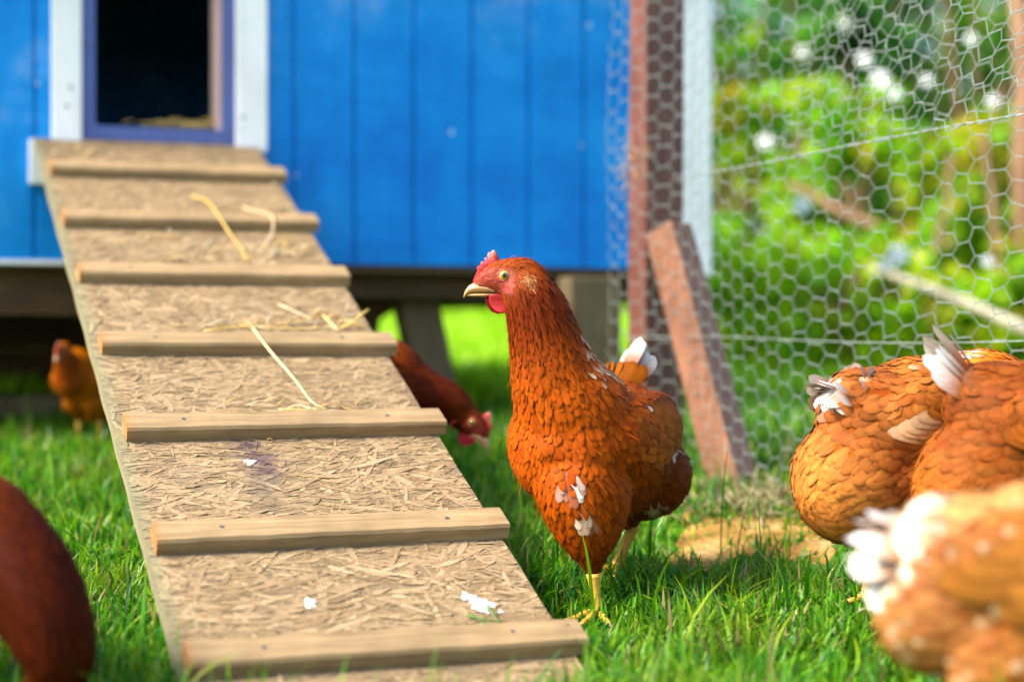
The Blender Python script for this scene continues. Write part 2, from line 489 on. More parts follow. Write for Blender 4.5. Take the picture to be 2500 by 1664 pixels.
def build_coop():
    zb = .434
    zt = 1.18
    base = wpt(0, 0); base[2] = float(ground(base[0], base[1]))
    root = empty('chicken_coop', tuple(base))
    tag(root, 'bright blue wooden chicken coop with white trimmed pop door, raised on legs', 'chicken coop')
    root.rotation_euler = (0, 0, YAW)
    def loc(V):
        V = np.asarray(V, float) - base
        return np.stack([V @ ra, V @ (-wn), V[:, 2]], -1)
    def bld(mb, name, mat, parent=root, smooth=False):
        mb.V = [loc(v) for v in mb.V]
        return mb.build(name, mat, parent, smooth)
    du0, dz0 = wall_uv(228, 306); du1, _ = wall_uv(545, 300)
    g = [wall_uv(x, 300)[0] for x in (85, 717, 868, 1017, 1156, 1293, 1425)]
    sp = (g[6] - g[1]) / 5
    uR = wall_uv(1722, 300)[0]
    gs = [g[1] + sp * k for k in range(-14, 9)]
    gs = [x for x in gs if x < uR - .02]
    # shift of the left-hand groove to where the photograph shows it
    gs = [x for x in gs if not (x < du1 + .06)] + [g[0] - sp * k for k in range(0, 17)]
    gs = sorted(gs)
    uL = gs[0]
    edges = gs + [uR]
    s = MB(); GW, GD = .0055, .006
    s.box(wpt(uL, zb, -.012), ra * (du0 - uL), zz * (zt - zb), wn * (.012 - GD))
    s.box(wpt(du1, zb, -.012), ra * (uR - du1), zz * (zt - zb), wn * (.012 - GD))
    s.box(wpt(du0 + .0001, zb, -.012), ra * (du1 - du0 - .0002), zz * (dz0 - zb), wn * (.012 - GD))
    dzt = dz0 + .36
    s.box(wpt(du0 + .0001, dzt, -.012), ra * (du1 - du0 - .0002), zz * (zt - dzt), wn * (.012 - GD))
    for a, b in zip(edges[:-1], edges[1:]):
        a2, b2 = a + GW / 2, b - GW / 2
        if a2 < du0 < b2 or a2 < du1 < b2 or (a2 > du0 and b2 < du1):
            if a2 < du0: s.box(wpt(a2, zb, -GD), ra * (du0 - a2), zz * (zt - zb), wn * GD, bev=.0015)
            lo, hi = max(a2, du0 + .0002), min(b2, du1 - .0002)
            s.box(wpt(lo, zb, -GD), ra * (hi - lo), zz * (dz0 - zb), wn * GD, bev=.0015)
            s.box(wpt(lo, dzt, -GD), ra * (hi - lo), zz * (zt - dzt), wn * GD, bev=.0015)
            if b2 > du1: s.box(wpt(du1, zb, -GD), ra * (b2 - du1), zz * (zt - zb), wn * GD, bev=.0015)
        else:
            s.box(wpt(a2, zb, -GD), ra * (b2 - a2), zz * (zt - zb), wn * GD, bev=.0015)
    bld(s, 'siding', M['blue'])
    # side, back walls and roof, floor
    D = 1.15
    s = MB()
    s.box(wpt(uR - .012, zb, -.0125), ra * .012, zz * (zt - zb), -wn * D)
    s.box(wpt(uL, zb, -.0125), ra * .012, zz * (zt - zb), -wn * D)
    s.box(wpt(uL, zb, -D - .0125), ra * (uR - uL), zz * (zt - zb), -wn * .012)
    bld(s, 'side_wall', M['blue'])
    s = MB(); s.box(wpt(uL - .1, zt, .05), ra * (uR - uL + .2), zz * .03 , -wn * (D + .2), bev=.004); bld(s, 'roof', M['dark_wood'])
    s = MB(); s.box(wpt(uL + .013, zb + .03, -.014), ra * (uR - uL - .026), zz * .015, -wn * (D - .01)); bld(s, 'floor', M['dark_wood'])
    s = MB()   # rim joists under the floor
    s.box(wpt(uL + .02, zb - .014, -.004), ra * (uR - uL - .04), zz * .0135, -wn * .03, bev=.002)
    s.box(wpt(uL + .02, zb - .055, -.06), ra * (uR - uL - .04), zz * .054, -wn * .04)
    s.box(wpt(uL + .02, zb - .055, -D + .03), ra * (uR - uL - .04), zz * .054, -wn * .04)
    for k in range(9):
        s.box(wpt(uL + .05 + k * (uR - uL - .2) / 8, zb - .05, -.101), ra * .04, zz * .049, -wn * (D - .135))
    bld(s, 'joist', M['dark_wood'])
    s = MB(); s.box(wpt(uL, zb - .008, .0005), ra * (wall_uv(158, 645)[0] - uL), zz * .0075, wn * .006, bev=.001); bld(s, 'drip_edge', M['white'])
    # front rail low under the left-hand side
    s = MB(); u1 = wall_uv(300, 700)[0]
    s.box(wpt(uL, zb - .088, -.035), ra * (u1 - uL), zz * .086, -wn * .022, bev=.002)
    bld(s, 'skirt_board', M['dark_wood'])
    # added boards at back and left end that keep the underside dark
    s = MB(); u2 = wall_uv(700, 700)[0]
    for k in range(5):
        s.box(wpt(uL, .10 + k * .062, -D + .1 - .001 * (k % 2)), ra * (u2 - uL), zz * .0618, -wn * .018)
    for k in range(4):
        s.box(wpt(uL + .03, .11 + k * .078, -.12 - 0), ra * .02, zz * .074, -wn * .9)
    bld(s, 'light_block_boards', M['dark_wood'])
    s = MB(); s.box(wpt(uL, .12, -.34), ra * (wall_uv(420, 1000)[0] - uL), zz * .085, -wn * .07, bev=.004); bld(s, 'skid', M['leg_wood'])
    # legs
    def leg(p0, p1, w, dep, mat=M['leg_wood']):
        p0 = np.array(p0); p1 = np.array(p1)
        s = MB(); s.box(p0 - ra * w / 2, ra * w, p1 - p0, -wn * dep, bev=.004); bld(s, 'leg', mat)
    gz = lambda P: float(ground(P[0], P[1])) - .01
    for (pt, pb, zd, w) in (((1015, 668), (1090, 1010), 3.1, .075), ((900, 668), (850, 1010), 3.25, .07),
                            ((1455, 668), (1455, 1000), 2.95, .095), ((1368, 668), (1352, 1000), 3.2, .05)):
        P0 = at(pt[0], pt[1], zd); P0[2] = zb - .02
        P1 = at(pb[0], pb[1], zd); P1[2] = gz(P1)
        leg(P1, P0, w, .06)
    P0 = at(1000, 690, 3.15); P1 = at(870, 780, 3.15)
    s = MB(); s.box(P1 - zz * .03, P0 - P1, zz * .06, -wn * .03); bld(s, 'leg_brace', M['dark_wood'])
    # white trim boards round the pop door
    def trim(x0, x1, y0, y1, off, th, name, mat, parent=root):
        a0, b0 = wall_uv(x0, y1, off); a1, _ = wall_uv(x1, y1, off)
        b1 = wall_uv(x0, y0, off)[1] if y0 is not None else dzt + .02
        s = MB(); s.box(wpt(a0, b0, off), ra * (a1 - a0), zz * (b1 - b0), wn * th, bev=.0018)
        return bld(s, name, mat, parent)
    fr = []
    trim(125, 197, None, 352, .0005, .016, 'trim_board', M['white'])
    trim(573, 648, None, 370, .0005, .016, 'trim_board', M['white'])
    a0 = wall_uv(125, 300)[0]; a1 = wall_uv(648, 300)[0]
    s = MB(); s.box(wpt(a0, dzt + .023, .0005), ra * (a1 - a0), zz * .055, wn * .016, bev=.0018); bld(s, 'trim_board', M['white'])
    trim(70, 560, 341, 450, .0005, .016, 'sill_board', M['white'])
    # corner board at the coop's right end
    s = MB(); aL = wall_uv(1655, 300)[0]
    s.box(wpt(aL, zb - .012, .0005), ra * (uR - aL + .004), zz * (zt - zb), wn * .014, bev=.002); bld(s, 'corner_board', M['white'])
    s = MB(); s.box(wpt(uR + .0005, zb - .012, -.0003), ra * .014, zz * (zt - zb), -wn * .05, bev=.002); bld(s, 'corner_board', M['white'])
    # pop-door flange: slate blue plastic with rounded inner corners
    iu0, iz0 = wall_uv(231, 307); iu1, _ = wall_uv(545, 307); ou0, oz0 = wall_uv(197, 340); ou1, _ = wall_uv(573, 340)
    iz1, oz1 = dzt - .01, dzt + .02
    def rr(u0, u1, z0, z1, r, n=6):
        pts = []
        for cu, cz, st in ((u1 - r, z0 + r, -90), (u1 - r, z1 - r, 0), (u0 + r, z1 - r, 90), (u0 + r, z0 + r, 180)):
            for k in range(n + 1):
                a = R(st + 90 * k / n); pts.append((cu + r * math.cos(a), cz + r * math.sin(a)))
        return pts
    inner = rr(iu0, iu1, iz0, iz1, .008); outer = rr(ou0, ou1, oz0, oz1, .001)
    n = len(inner); V = []
    for off in (.0085, -.012):
        for (p, q) in outer: V.append(wpt(p, q, off))
        for (p, q) in inner: V.append(wpt(p, q, off))
    Q = []
    for k in range(n):
        j = (k + 1) % n
        Q.append([k, j, n + j, n + k]); Q.append([2 * n + j, 2 * n + k, 3 * n + k, 3 * n + j])
        Q.append([n + k, n + j, 3 * n + j, 3 * n + k]); Q.append([j, k, 2 * n + k, 2 * n + j])
    door = mk('door_frame', loc(np.array(V)), np.array(Q), M['frame'], root, None, False)
    for (x, y) in ((211, 114), (205, 309), (566, 137), (560, 330)):
        u, z = wall_uv(x, y); s = MB(); s.tube([wpt(u, z, .0082), wpt(u, z, .0105)], [.0036, .0028], (1, 1, 1), 12)
        bld(s, 'screw_head', M['screw'], door)
    s = MB(); s.box(wpt(iu1 - .009, iz0 + .002, -.0125), ra * .008, zz * (iz1 - iz0), -wn * .05); bld(s, 'jamb', M['lit_jamb'])
    for (x, y) in ((160, 262), (170, 217), (588, 290)):
        u, z = wall_uv(x, y); s = MB(); s.tube([wpt(u, z, .0165), wpt(u, z, .0172)], [.003, .0028], (1, 1, 1), 10); bld(s, 'nail_head', M['screw'])
    # straw bedding spilling at the sill
    s = MB()
    for k in range(46):
        u, z = wall_uv(455 + random.gauss(0, 60), 312); 
        p = wpt(u, iz0 + .004 + random.random() * .008, -.01 - random.random() * .06)
        a = random.uniform(-.6, .6); L = random.uniform(.015, .05)
        q = p + ra * L * math.cos(a) + zz * L * .45 * random.uniform(-.2, 1) - wn * L * math.sin(a)
        s.tube([p, (p + q) / 2 + zz * .003, q], [.0011, .0012, .0006], (.62, .40, .10), 5)
    bld(s, 'straw_bedding', M['straw'])
    return root
coop = build_coop()

# ------------------------------------------------------------------ straw and droppings on the ramp
def ribbon(pts, r, col, name, parent=None, twist=0):
    P = np.array(pts); d = np.linalg.norm(np.diff(P, axis=0), axis=1); s = np.concatenate([[0], np.cumsum(d)])
    t = np.linspace(0, s[-1], 14)
    Q = np.stack([np.interp(t, s, P[:, i]) for i in range(3)], -1)
    Q[1:-1] = (Q[:-2] + Q[1:-1] * 2 + Q[2:]) / 4
    r = r * (.62 if pts[0][2] > .26 else .85)
    mb = MB(); rad = r * (1 - .45 * (t / s[-1]) ** 2) * (1 + .12 * np.sin(t * 190)); mb.tube(Q, rad, col, 6)
    return mb
def cat_rom_(P, n=10):
    t = np.linspace(0, len(P) - 1, n); return np.stack([np.interp(t, np.arange(len(P)), P[:, i]) for i in range(3)], -1)
def rpts(l, lift=.004):
    return [ramp_at(x, y, h if h is not None else lift) for (x, y, h) in l]
straws = [
    ('straw_stalk', 'longest pale straw stalk lying down the middle of the ramp across a batten', [(617, 800, .022), (660, 858, .021), (720, 925, .006), (768, 992, .004), (800, 998, .002)], .0022, (.80, .62, .28)),
    ('straw_stalk', 'bent golden straw lying over the second batten from the top', [(470, 478, .003), (505, 488, .004), (530, 520, .021), (560, 570, .008), (592, 608, .004), (604, 640, .003)], .0026, (.62, .42, .10)),
    ('straw_stalk', 'thin straw lying crosswise against the fifth batten from the top', [(680, 1000, .003), (740, 999, .004), (800, 998, .003)], .0017, (.70, .50, .18)),
    ('straw_stalk', 'forked straw sticking out over the right edge of the ramp', [(832, 800, .003), (858, 790, .010), (885, 765, .016), (900, 755, .02)], .0028, (.60, .42, .10)),
    ('straw_stalk', 'curled pale straw looping down from the second batten near its right end', [(590, 505, .004), (640, 520, .02), (668, 520, .022), (668, 560, .012), (655, 590, .008), (630, 620, .004)], .0020, (.70, .52, .30)),
    ('straw_stalk', 'straight straw running along the top of the fourth batten', [(500, 808, .003), (570, 797, .004), (620, 795, .007), (700, 803, .004), (805, 800, .003)], .0020, (.68, .46, .12)),
    ('straw_stalk', 'straw slanting across the bare board just above the fourth batten', [(680, 742, .002), (735, 768, .003), (765, 780, .003)], .0018, (.66, .50, .26)),
    ('straw_stalk', 'short straw between the slanting straw and the right edge of the ramp', [(787, 768, .003), (806, 787, .004), (826, 806, .004)], .0020, (.74, .55, .24)),
]
for nm, lb, l, r, c in straws:
    tag(ribbon(rpts(l), r, c, nm).build(nm, M['straw'], None, True), lb, 'straw', 'loose straw stalks on the ramp')
mb = MB()
def litter(cx, cy, sx, sy, n, lmin=.008, lmax=.035):
    for k in range(n):
        px, py = random.gauss(cx, sx), random.gauss(cy, sy)
        p = ramp_at(px, py); u, t = r2(p)
        if abs(u) > RW / 2 - .012 or t > RAMP_TOP: continue
        a = random.uniform(-1.2, 1.2); L = random.uniform(lmin, lmax); h = random.uniform(.002, .011)
        u2 = max(-RW/2 + .005, min(RW/2 - .002, u + math.cos(a) * L)); t2 = t + math.sin(a) * L
        kk = random.uniform(.8, 1.15)
        c = random.choice([(.50, .33, .10), (.56, .40, .18), (.44, .27, .07), (.56, .46, .30)])
        mb.tube([rp(u, t, .002), rp((u + u2) / 2, (t + t2) / 2 + random.gauss(0, .003), h), rp(u2, t2, random.uniform(.001, .010))], [.0007, .0008, .0004], tuple(x * kk for x in c), 5)
litter(655, 612, 45, 14, 60); litter(610, 520, 45, 8, 10); litter(490, 628, 55, 9, 14); litter(800, 785, 45, 12, 24)
litter(215, 372, 26, 8, 14, .005, .02); litter(370, 575, 30, 10, 12, .005, .02); litter(560, 350, 120, 6, 14, .004, .012); litter(600, 795, 90, 5, 26)
litter(620, 600, 230, 200, 34, .004, .014); litter(720, 995, 90, 4, 10)
tag(mb.build('straw_litter', M['straw'], None, True), 'short broken bits of golden straw scattered over the upper ramp', 'straw litter', kind='stuff')

mb = MB()
for pts in ([(1140, 1500, .004), (1185, 1512, .006), (1232, 1520, .003)], [(1190, 1478, .008), (1205, 1500, .005), (1222, 1520, .003)], [(1170, 1522, .003), (1230, 1524, .005), (1300, 1522, .004)]):
    P = cat_rom_(np.array(rpts(pts))); mb.tube(P, np.linspace(.0016, .0004, len(P)), (.07, .17, .02), 5)
tag(mb.build('grass_sprig', M['straw'], None, True), 'green grass sprig lying on the ramp beside the large white dropping', 'grass sprig')
def blob_patch(name, label, spots, mat, colr):
    mb = MB()
    for (px, py, rad, h) in spots:
        P = ramp_at(px, py); u, t = r2(P)
        n = 14; V = [rp(u, t, h)]
        for ring, (f, hh) in enumerate(((.55, .8), (1, .05))):
            for k in range(n):
                a = 2 * math.pi * k / n; rr_ = rad * f * (1 + .35 * math.sin(a * 3 + px) + .25 * math.sin(a * 5 + py))
                V.append(rp(u + math.cos(a) * rr_, t + math.sin(a) * rr_, max(.0012, h * hh)))
        Q = [[1 + k, 1 + (k + 1) % n, 1 + n + (k + 1) % n, 1 + n + k] for k in range(n)]
        T = [[0, 1 + (k + 1) % n, 1 + k] for k in range(n)]
        b = mb.n; mb.V.append(np.array(V)); mb.Q.append(np.array(Q)[:, ::-1] + b); mb.T.append(np.array(T)[:, ::-1] + b)
        kc = np.tile(colr, (len(V), 1)) * np.random.default_rng(int(px)).uniform(.75, 1, (len(V), 1)); kc[-n:] = (.34, .29, .21); mb.K.append(kc); mb.n += len(V)
    tag(mb.build(name, mat, None, True), label, 'dropping', 'white bird droppings on the ramp')
blob_patch('dropping', 'large ragged white splash of droppings near the ramp foot on its right side', [(1140, 1457, .007, .002), (1150, 1462, .006, .002), (1158, 1466, .007, .002), (1172, 1478, .009, .003), (1190, 1477, .008, .003), (1180, 1490, .006, .002)], M['petal'], (.62, .62, .62))
blob_patch('dropping', 'small white speck of dropping just right of the large splash', [(1222, 1494, .003, .002)], M['petal'], (.62, .62, .62))
blob_patch('dropping', 'small white dropping in the middle of the lowest ramp section', [(756, 1470, .006, .003), (756, 1480, .005, .002)], M['petal'], (.62, .62, .64))
blob_patch('dropping', 'white dropping on a dark smear below the fifth batten', [(610, 1130, .0065, .003)], M['petal'], (.62, .62, .63))

# ------------------------------------------------------------------ hens
def cat_rom(N, per=8):
    N = np.asarray(N, float); out = []
    P = np.concatenate([[2 * N[0] - N[1]], N, [2 * N[-1] - N[-2]]])
    for i in range(1, len(P) - 2):
        for k in range(per):
            t = k / per
            a, b, c, d = P[i - 1], P[i], P[i + 1], P[i + 2]
            out.append(.5 * ((2 * b) + (c - a) * t + (2 * a - 5 * b + 4 * c - d) * t * t + (3 * b - a - 3 * c + d) * t ** 3))
    out.append(N[-1])
    return np.array(out)

def loft(path, seg=28):
    """path columns: x y z rs rn yaw ..."""
    P = path[:, :3]; T = nrm(np.gradient(P, axis=0)); yaw = path[:, 5]
    S = np.stack([-np.sin(yaw), np.cos(yaw), 0 * yaw], -1)
    S = nrm(S - T * np.sum(S * T, 1, keepdims=True)); N = np.cross(T, S)
    th = np.arange(seg) / seg * 2 * math.pi
    rs, rn_ = np.maximum(path[:, 3], .001), np.maximum(path[:, 4], .001)
    V = (P[:, None] + rs[:, None, None] * np.cos(th)[None, :, None] * S[:, None] + rn_[:, None, None] * np.sin(th)[None, :, None] * N[:, None]).reshape(-1, 3)
    n = len(P); i, j = np.meshgrid(np.arange(n - 1), np.arange(seg), indexing='ij')
    Q = np.stack([i * seg + j, i * seg + (j + 1) % seg, (i + 1) * seg + (j + 1) % seg, (i + 1) * seg + j], -1).reshape(-1, 4)
    V = np.concatenate([V, P[:1], P[-1:]]); k = np.arange(seg)
    T1 = np.stack([np.full(seg, n * seg), (k + 1) % seg, k], -1); T2 = np.stack([np.full(seg, n * seg + 1), (n - 1) * seg + k, (n - 1) * seg + (k + 1) % seg], -1)
    return V, Q, np.concatenate([T1, T2])

FT = np.array([0, .16, .36, .58, .78, .92, 1.0])
FW = {'round': np.array([.35, .72, .95, 1.0, .88, .60, .12]), 'point': np.array([.45, .85, 1.0, .88, .62, .34, .03]), 'long': np.array([.25, .7, .92, 1.0, 1.0, .78, .18])}
def feathers(P, N, D, L, W, lift, curl, col, shape, cup=.22, edge=1.0, tipc=None, bvh=None):
    """vectorised feather blades: 7 stations x 3 columns"""
    n = len(P); S = np.cross(N, D)
    w = np.stack([FW[s] for s in ('round', 'point', 'long')])[shape]          # n,7
    t = FT[None, :, None]
    up = (lift[:, None] * FT - curl[:, None] * FT ** 2)[..., None]
    ctr = P[:, None] + D[:, None] * (t * L[:, None, None]) + N[:, None] * up * L[:, None, None]
    hw = (w * W[:, None] / 2)[..., None]
    NN = np.repeat(N[:, None], len(FT), 1)
    if bvh is not None:      # lay every feather along the body's surface
        for i in range(n):
            for j in range(0 if cup < .15 else 1, len(FT)):
                q = bvh.find_nearest(Vector(ctr[i, j]), .03)
                if q[0] is None: continue
                h = L[i] * (.03 + lift[i] * FT[j])
                nq = np.array(q[1]); ctr[i, j] = np.array(q[0]) + nq * h
                NN[i, j] = nq
        NN = nrm(NN * .6 + N[:, None] * .4)
    N = NN; S = nrm(np.cross(NN, D[:, None]))
    V = np.stack([ctr - S * hw - N * hw * cup, ctr, ctr + S * hw - N * hw * cup], 2)
    m = len(FT)
    i, j = np.meshgrid(np.arange(m - 1), np.arange(2), indexing='ij')
    q = np.stack([i * 3 + j, i * 3 + j + 1, (i + 1) * 3 + j + 1, (i + 1) * 3 + j], -1).reshape(-1, 4)
    Q = (np.arange(n)[:, None, None] * m * 3 + q[None]).reshape(-1, 4)
    K = np.broadcast_to(col[:, None, None, :], (n, m, 3, 3)).copy()
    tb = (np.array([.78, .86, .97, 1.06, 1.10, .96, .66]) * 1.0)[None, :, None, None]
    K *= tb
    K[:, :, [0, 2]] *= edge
    if tipc is not None:
        tw = np.clip((FT - .45) / .4, 0, 1)[None, :, None, None] * tipc[1][:, None, None, None]
        K = K * (1 - tw) + tipc[0][:, None, None, :] * tw
    seed = rng.uniform(0, 40, (n, 1, 1))
    uv = np.stack(np.broadcast_arrays(np.array([-1, 0, 1.0])[None, None, :] + seed * 7, FT[None, :, None] - .3 * np.abs(np.array([-1, 0, 1.0]))[None, None, :] + seed), -1)
    return V.reshape(-1, 3), Q, K.reshape(-1, 3), uv.reshape(-1, 2)

ORG = np.array([.38, .095, .002])
CRM = np.array([.52, .36, .22]); WHT = np.array([.60, .58, .54])

def poisson(P, r):
    acc = np.zeros((0, 3)); idx = []
    B = 1200
    for s in range(0, len(P), B):
        p = P[s:s + B]; rr_ = r[s:s + B]
        ok = np.ones(len(p), bool)
        if len(acc):
            for a in range(0, len(acc), 6000):
                c = acc[a:a + 6000]
                d2 = (p ** 2).sum(1)[:, None] + (c ** 2).sum(1)[None] - 2 * p @ c.T
                ok &= d2.min(1) > rr_ ** 2
        k = np.nonzero(ok)[0]
        if not len(k): continue
        q = p[k]; d2 = ((q[:, None] - q[None]) ** 2).sum(-1)
        conf = d2 < (rr_[k][:, None] ** 2)
        keep = np.ones(len(k), bool)
        for i in range(len(k)):
            if keep[i]:
                z = conf[i].copy(); z[:i + 1] = False; keep &= ~z
        acc = np.concatenate([acc, q[keep]]); idx.extend((s + k[keep]).tolist())
    return np.array(idx, int)

def hen(label, loc, yaw, cfg, scale=1.0):
    rs = cfg.get('tone', 1.0)
    coarse = cfg.get('coarse', 1.0)
    root = empty('hen', loc, yaw); root.scale = (scale,) * 3
    tag(root, label, 'hen', 'brown hens foraging around the coop')
    hp, hy, hpitch = np.array(cfg['head']), cfg['head_yaw'], cfg['head_pitch']
    hf = np.array([math.cos(hy) * math.cos(hpitch), math.sin(hy) * math.cos(hpitch), math.sin(hpitch)])
    hs = np.array([-math.sin(hy), math.cos(hy), 0]); hu = np.cross(hf, hs)
    H = lambda f, u, s=0.0: hp + hf * f + hu * u + hs * s
    head = []   # x y z rs rn yaw L W r g b
    for (f, u, a, b, L, W, c) in ((.031, -.011, .0055, .007, .0, .002, (.40, .06, .03)), (.022, -.007, .0095, .012, .0028, .0014, (.34, .05, .02)),
                                  (.009, -.0035, .0132, .0185, .0042, .0020, (.27, .045, .008)), (-.006, -.003, .0158, .0215, .0060, .0026, (.25, .045, .005)),
                                  (-.021, -.005, .0180, .0225, .0095, .0034, (.23, .038, .004))):
        P = H(f, u); head.append([*P, a, b, hy, L, W, *c])
    nodes = np.array(head + [list(x) for x in cfg['neck']] + [list(x) for x in cfg['body']])
    trunk = cat_rom(nodes, 8)
    lofts = [trunk] + [cat_rom(np.array(x), 8) for x in cfg['thighs']]
    for (c, r3, ya) in cfg.get('lumps', []):
        n = 9; a = np.linspace(-1, 1, n)
        lofts.append(np.array([[c[0] - math.cos(ya) * r3[0] * q, c[1] - math.sin(ya) * r3[0] * q, c[2] + c[3] * q, r3[1] * math.sqrt(max(0, 1 - q * q)) + 1e-3, r3[2] * math.sqrt(max(0, 1 - q * q)) + 1e-3, ya, c[4], c[5], *c[6]] for q in a]))
    Vs, Qs, Ts, o = [], [], [], 0
    for L in lofts:
        V, Q, T = loft(L); Vs.append(V); Qs.append(Q + o); Ts.append(T + o); o += len(V)
    tmp = mk('tmp', np.concatenate(Vs), [np.concatenate(Qs), np.concatenate(Ts)])
    md = tmp.modifiers.new('r', 'REMESH'); md.mode = 'VOXEL'; md.voxel_size = cfg.get('voxel', .0035)
    ms_ = tmp.modifiers.new('s', 'SMOOTH'); ms_.factor = .5; ms_.iterations = 12
    bpy.context.view_layer.update()
    dg = bpy.context.evaluated_depsgraph_get()
    me = bpy.data.meshes.new_from_object(tmp.evaluated_get(dg))
    bpy.data.objects.remove(tmp)
    nv = len(me.vertices); co = np.zeros(nv * 3, np.float32); me.vertices.foreach_get('co', co); co = co.reshape(-1, 3).astype(float)
    no = np.zeros(nv * 3, np.float32); me.vertices.foreach_get('normal', no); no = no.reshape(-1, 3).astype(float)
    me.calc_loop_triangles(); nt_ = len(me.loop_triangles); tri = np.zeros(nt_ * 3, np.int32); me.loop_triangles.foreach_get('vertices', tri); tri = tri.reshape(-1, 3)
    # field: nearest loft station gives feather flow, size and colour
    nth = 1 + len(cfg['thighs'])
    fl_ = [trunk] + [L for L in lofts[nth + 2:nth + 3]] + [L[int(len(L) * .72):] for L in lofts[1:1 + len(cfg['thighs'])]] + lofts[1 + len(cfg['thighs']):][:2]
    ST = np.concatenate(fl_); TG = np.concatenate([nrm(np.gradient(L[:, :3], axis=0)) for L in fl_])
    rad = np.maximum((ST[:, 3] + ST[:, 4]) / 2, .008)
    def field(P):
        out = np.zeros((len(P), 5)); fl = np.zeros((len(P), 3))
        for s in range(0, len(P), 4000):
            p = P[s:s + 4000]
            d = np.sqrt(((p[:, None] - ST[None, :, :3]) ** 2).sum(-1)) / rad[None]
            w = np.exp(-(d - d.min(1, keepdims=True)) * 4.5)
            w /= w.sum(1, keepdims=True)
            out[s:s + 4000] = w @ ST[:, 6:11]; fl[s:s + 4000] = w @ TG
        return out, fl
    patches = cfg.get('patches', [])
    def tint(P, col, jit=False):
        for (c, r, k, amt) in patches:
            d = np.linalg.norm(P - np.array(c), axis=1) / r
            w = np.clip((1.15 - d) / .3, 0, 1)[:, None] * amt
            if jit: w = w * np.where(rng.random(len(P)) < .75, rng.uniform(.6, 1, len(P)), rng.uniform(0, .3, len(P)))[:, None]
            col = col * (1 - w) + np.array(k) * w
        return col
    fo, _ = field(co)
    bc = tint(co, fo[:, 2:5] * .8 * rs)
    rel = co - hp; cf, cu_, cs = rel @ hf, rel @ hu, rel @ hs
    face = (cf > -.009) & (cf < .04) & (cu_ < .0085 - .25 * np.maximum(0, -cf)) & (cu_ > -.018) & (np.linalg.norm(rel, axis=1) < .05)
    bc[face] = np.array([.27, .035, .020])
    a = me.color_attributes.new('Col', 'FLOAT_COLOR', 'POINT'); a.data.foreach_set('color', np.concatenate([bc, np.ones((nv, 1))], 1).astype(np.float32).ravel())
    me.materials.clear(); me.materials.append(M['skin'] if cfg.get('fine') else M['body'])
    me.polygons.foreach_set('use_smooth', np.ones(len(me.polygons), bool))
    body = bpy.data.objects.new('body', me); C.objects.link(body); body.parent = root
    me.name = 'body'
    # ---- scatter the feathers
    from mathutils.bvhtree import BVHTree
    bvh = BVHTree.FromPolygons([tuple(v) for v in co], tri.tolist())
    A, B, Cc = co[tri[:, 0]], co[tri[:, 1]], co[tri[:, 2]]
    ar = np.linalg.norm(np.cross(B - A, Cc - A), axis=1) / 2
    f0, _ = field((A + B + Cc) / 3)
    spc = np.maximum(f0[:, 1] * .52 * coarse, .0010)
    dens = ar / spc ** 2
    nC = int(dens.sum() * 3.2); nC = min(nC, 60000)
    ti = rng.choice(nt_, nC, p=dens / dens.sum())
    r1, r2_ = np.sqrt(rng.random(nC)), rng.random(nC)
    bw = np.stack([1 - r1, r1 * (1 - r2_), r1 * r2_], -1)
    P = (A[ti] * bw[:, :1] + B[ti] * bw[:, 1:2] + Cc[ti] * bw[:, 2:])
    N = nrm(no[tri[ti, 0]] * bw[:, :1] + no[tri[ti, 1]] * bw[:, 1:2] + no[tri[ti, 2]] * bw[:, 2:])
    F_, FL = field(P)
    keep = F_[:, 0] > .0016
    P, N, F_, FL = P[keep], N[keep], F_[keep], FL[keep]
    idx = poisson(P, F_[:, 1] * .52 * coarse)
    P, N, F_, FL = P[idx], N[idx], F_[idx], FL[idx]
    rel = P - hp; cf, cu_, cs = rel @ hf, rel @ hu, rel @ hs; dist = np.linalg.norm(rel, axis=1)
    face = (cf > -.009) & (cf < .04) & (cu_ < .0085 - .25 * np.maximum(0, -cf)) & (cu_ > -.018) & (dist < .05)
    eye = (np.hypot(cf, cu_) < .0078) & (dist < .03)
    keep = ~eye & ~(face & (rng.random(len(P)) < .55))
    P, N, F_, FL, face = P[keep], N[keep], F_[keep], FL[keep], face[keep]
    n = len(P); L, W = F_[:, 0] * rng.uniform(.8, 1.25, n), F_[:, 1] * rng.uniform(.75, 1.1, n)
    L = np.where(face, .0036, L); W = np.where(face, .0008, W)
    W = W * (1 + .25 * (coarse - 1)); 
    big = np.clip((F_[:, 1] - .005) / .004, 0, 1)
    FL = nrm(FL) + np.array([0, 0, -1.0]) * (cfg.get('grav', .45) * big)[:, None]
    D = nrm(FL - N * np.sum(FL * N, 1, keepdims=True))
    jit = rng.normal(0, .17, n); D = nrm(D + np.cross(N, D) * jit[:, None])
    col = F_[:, 2:5] * rs
    col = col * rng.normal(1, .14, (n, 1)).clip(.6, 1.4)
    col = col * np.array(cfg.get('tint', (1, 1, 1)))
    hue = rng.normal(0, .07, n)[:, None]; col = col * (1 + hue * np.array([0.2, 1.0, 0.6]))
    col = tint(P, col, True).clip(0, .95)
    shape = np.where(F_[:, 1] < .0062, 1, 0)
    tip = np.zeros(n); tc = np.tile(CRM, (n, 1))
    for (c, r, prob) in cfg.get('streaks', []):
        d = np.linalg.norm(P - np.array(c), axis=1)
        tip = np.maximum(tip, (rng.random(n) < prob) * (d < r) * rng.uniform(.5, 1, n))
    V, Q, K, U = feathers(P - N * .0006, N, D, L, W, rng.uniform(.05, .13, n), rng.uniform(.0, .05, n), col, shape, .2, .80, (tc, tip * rs ** .7 if rs < 1 else tip), bvh)
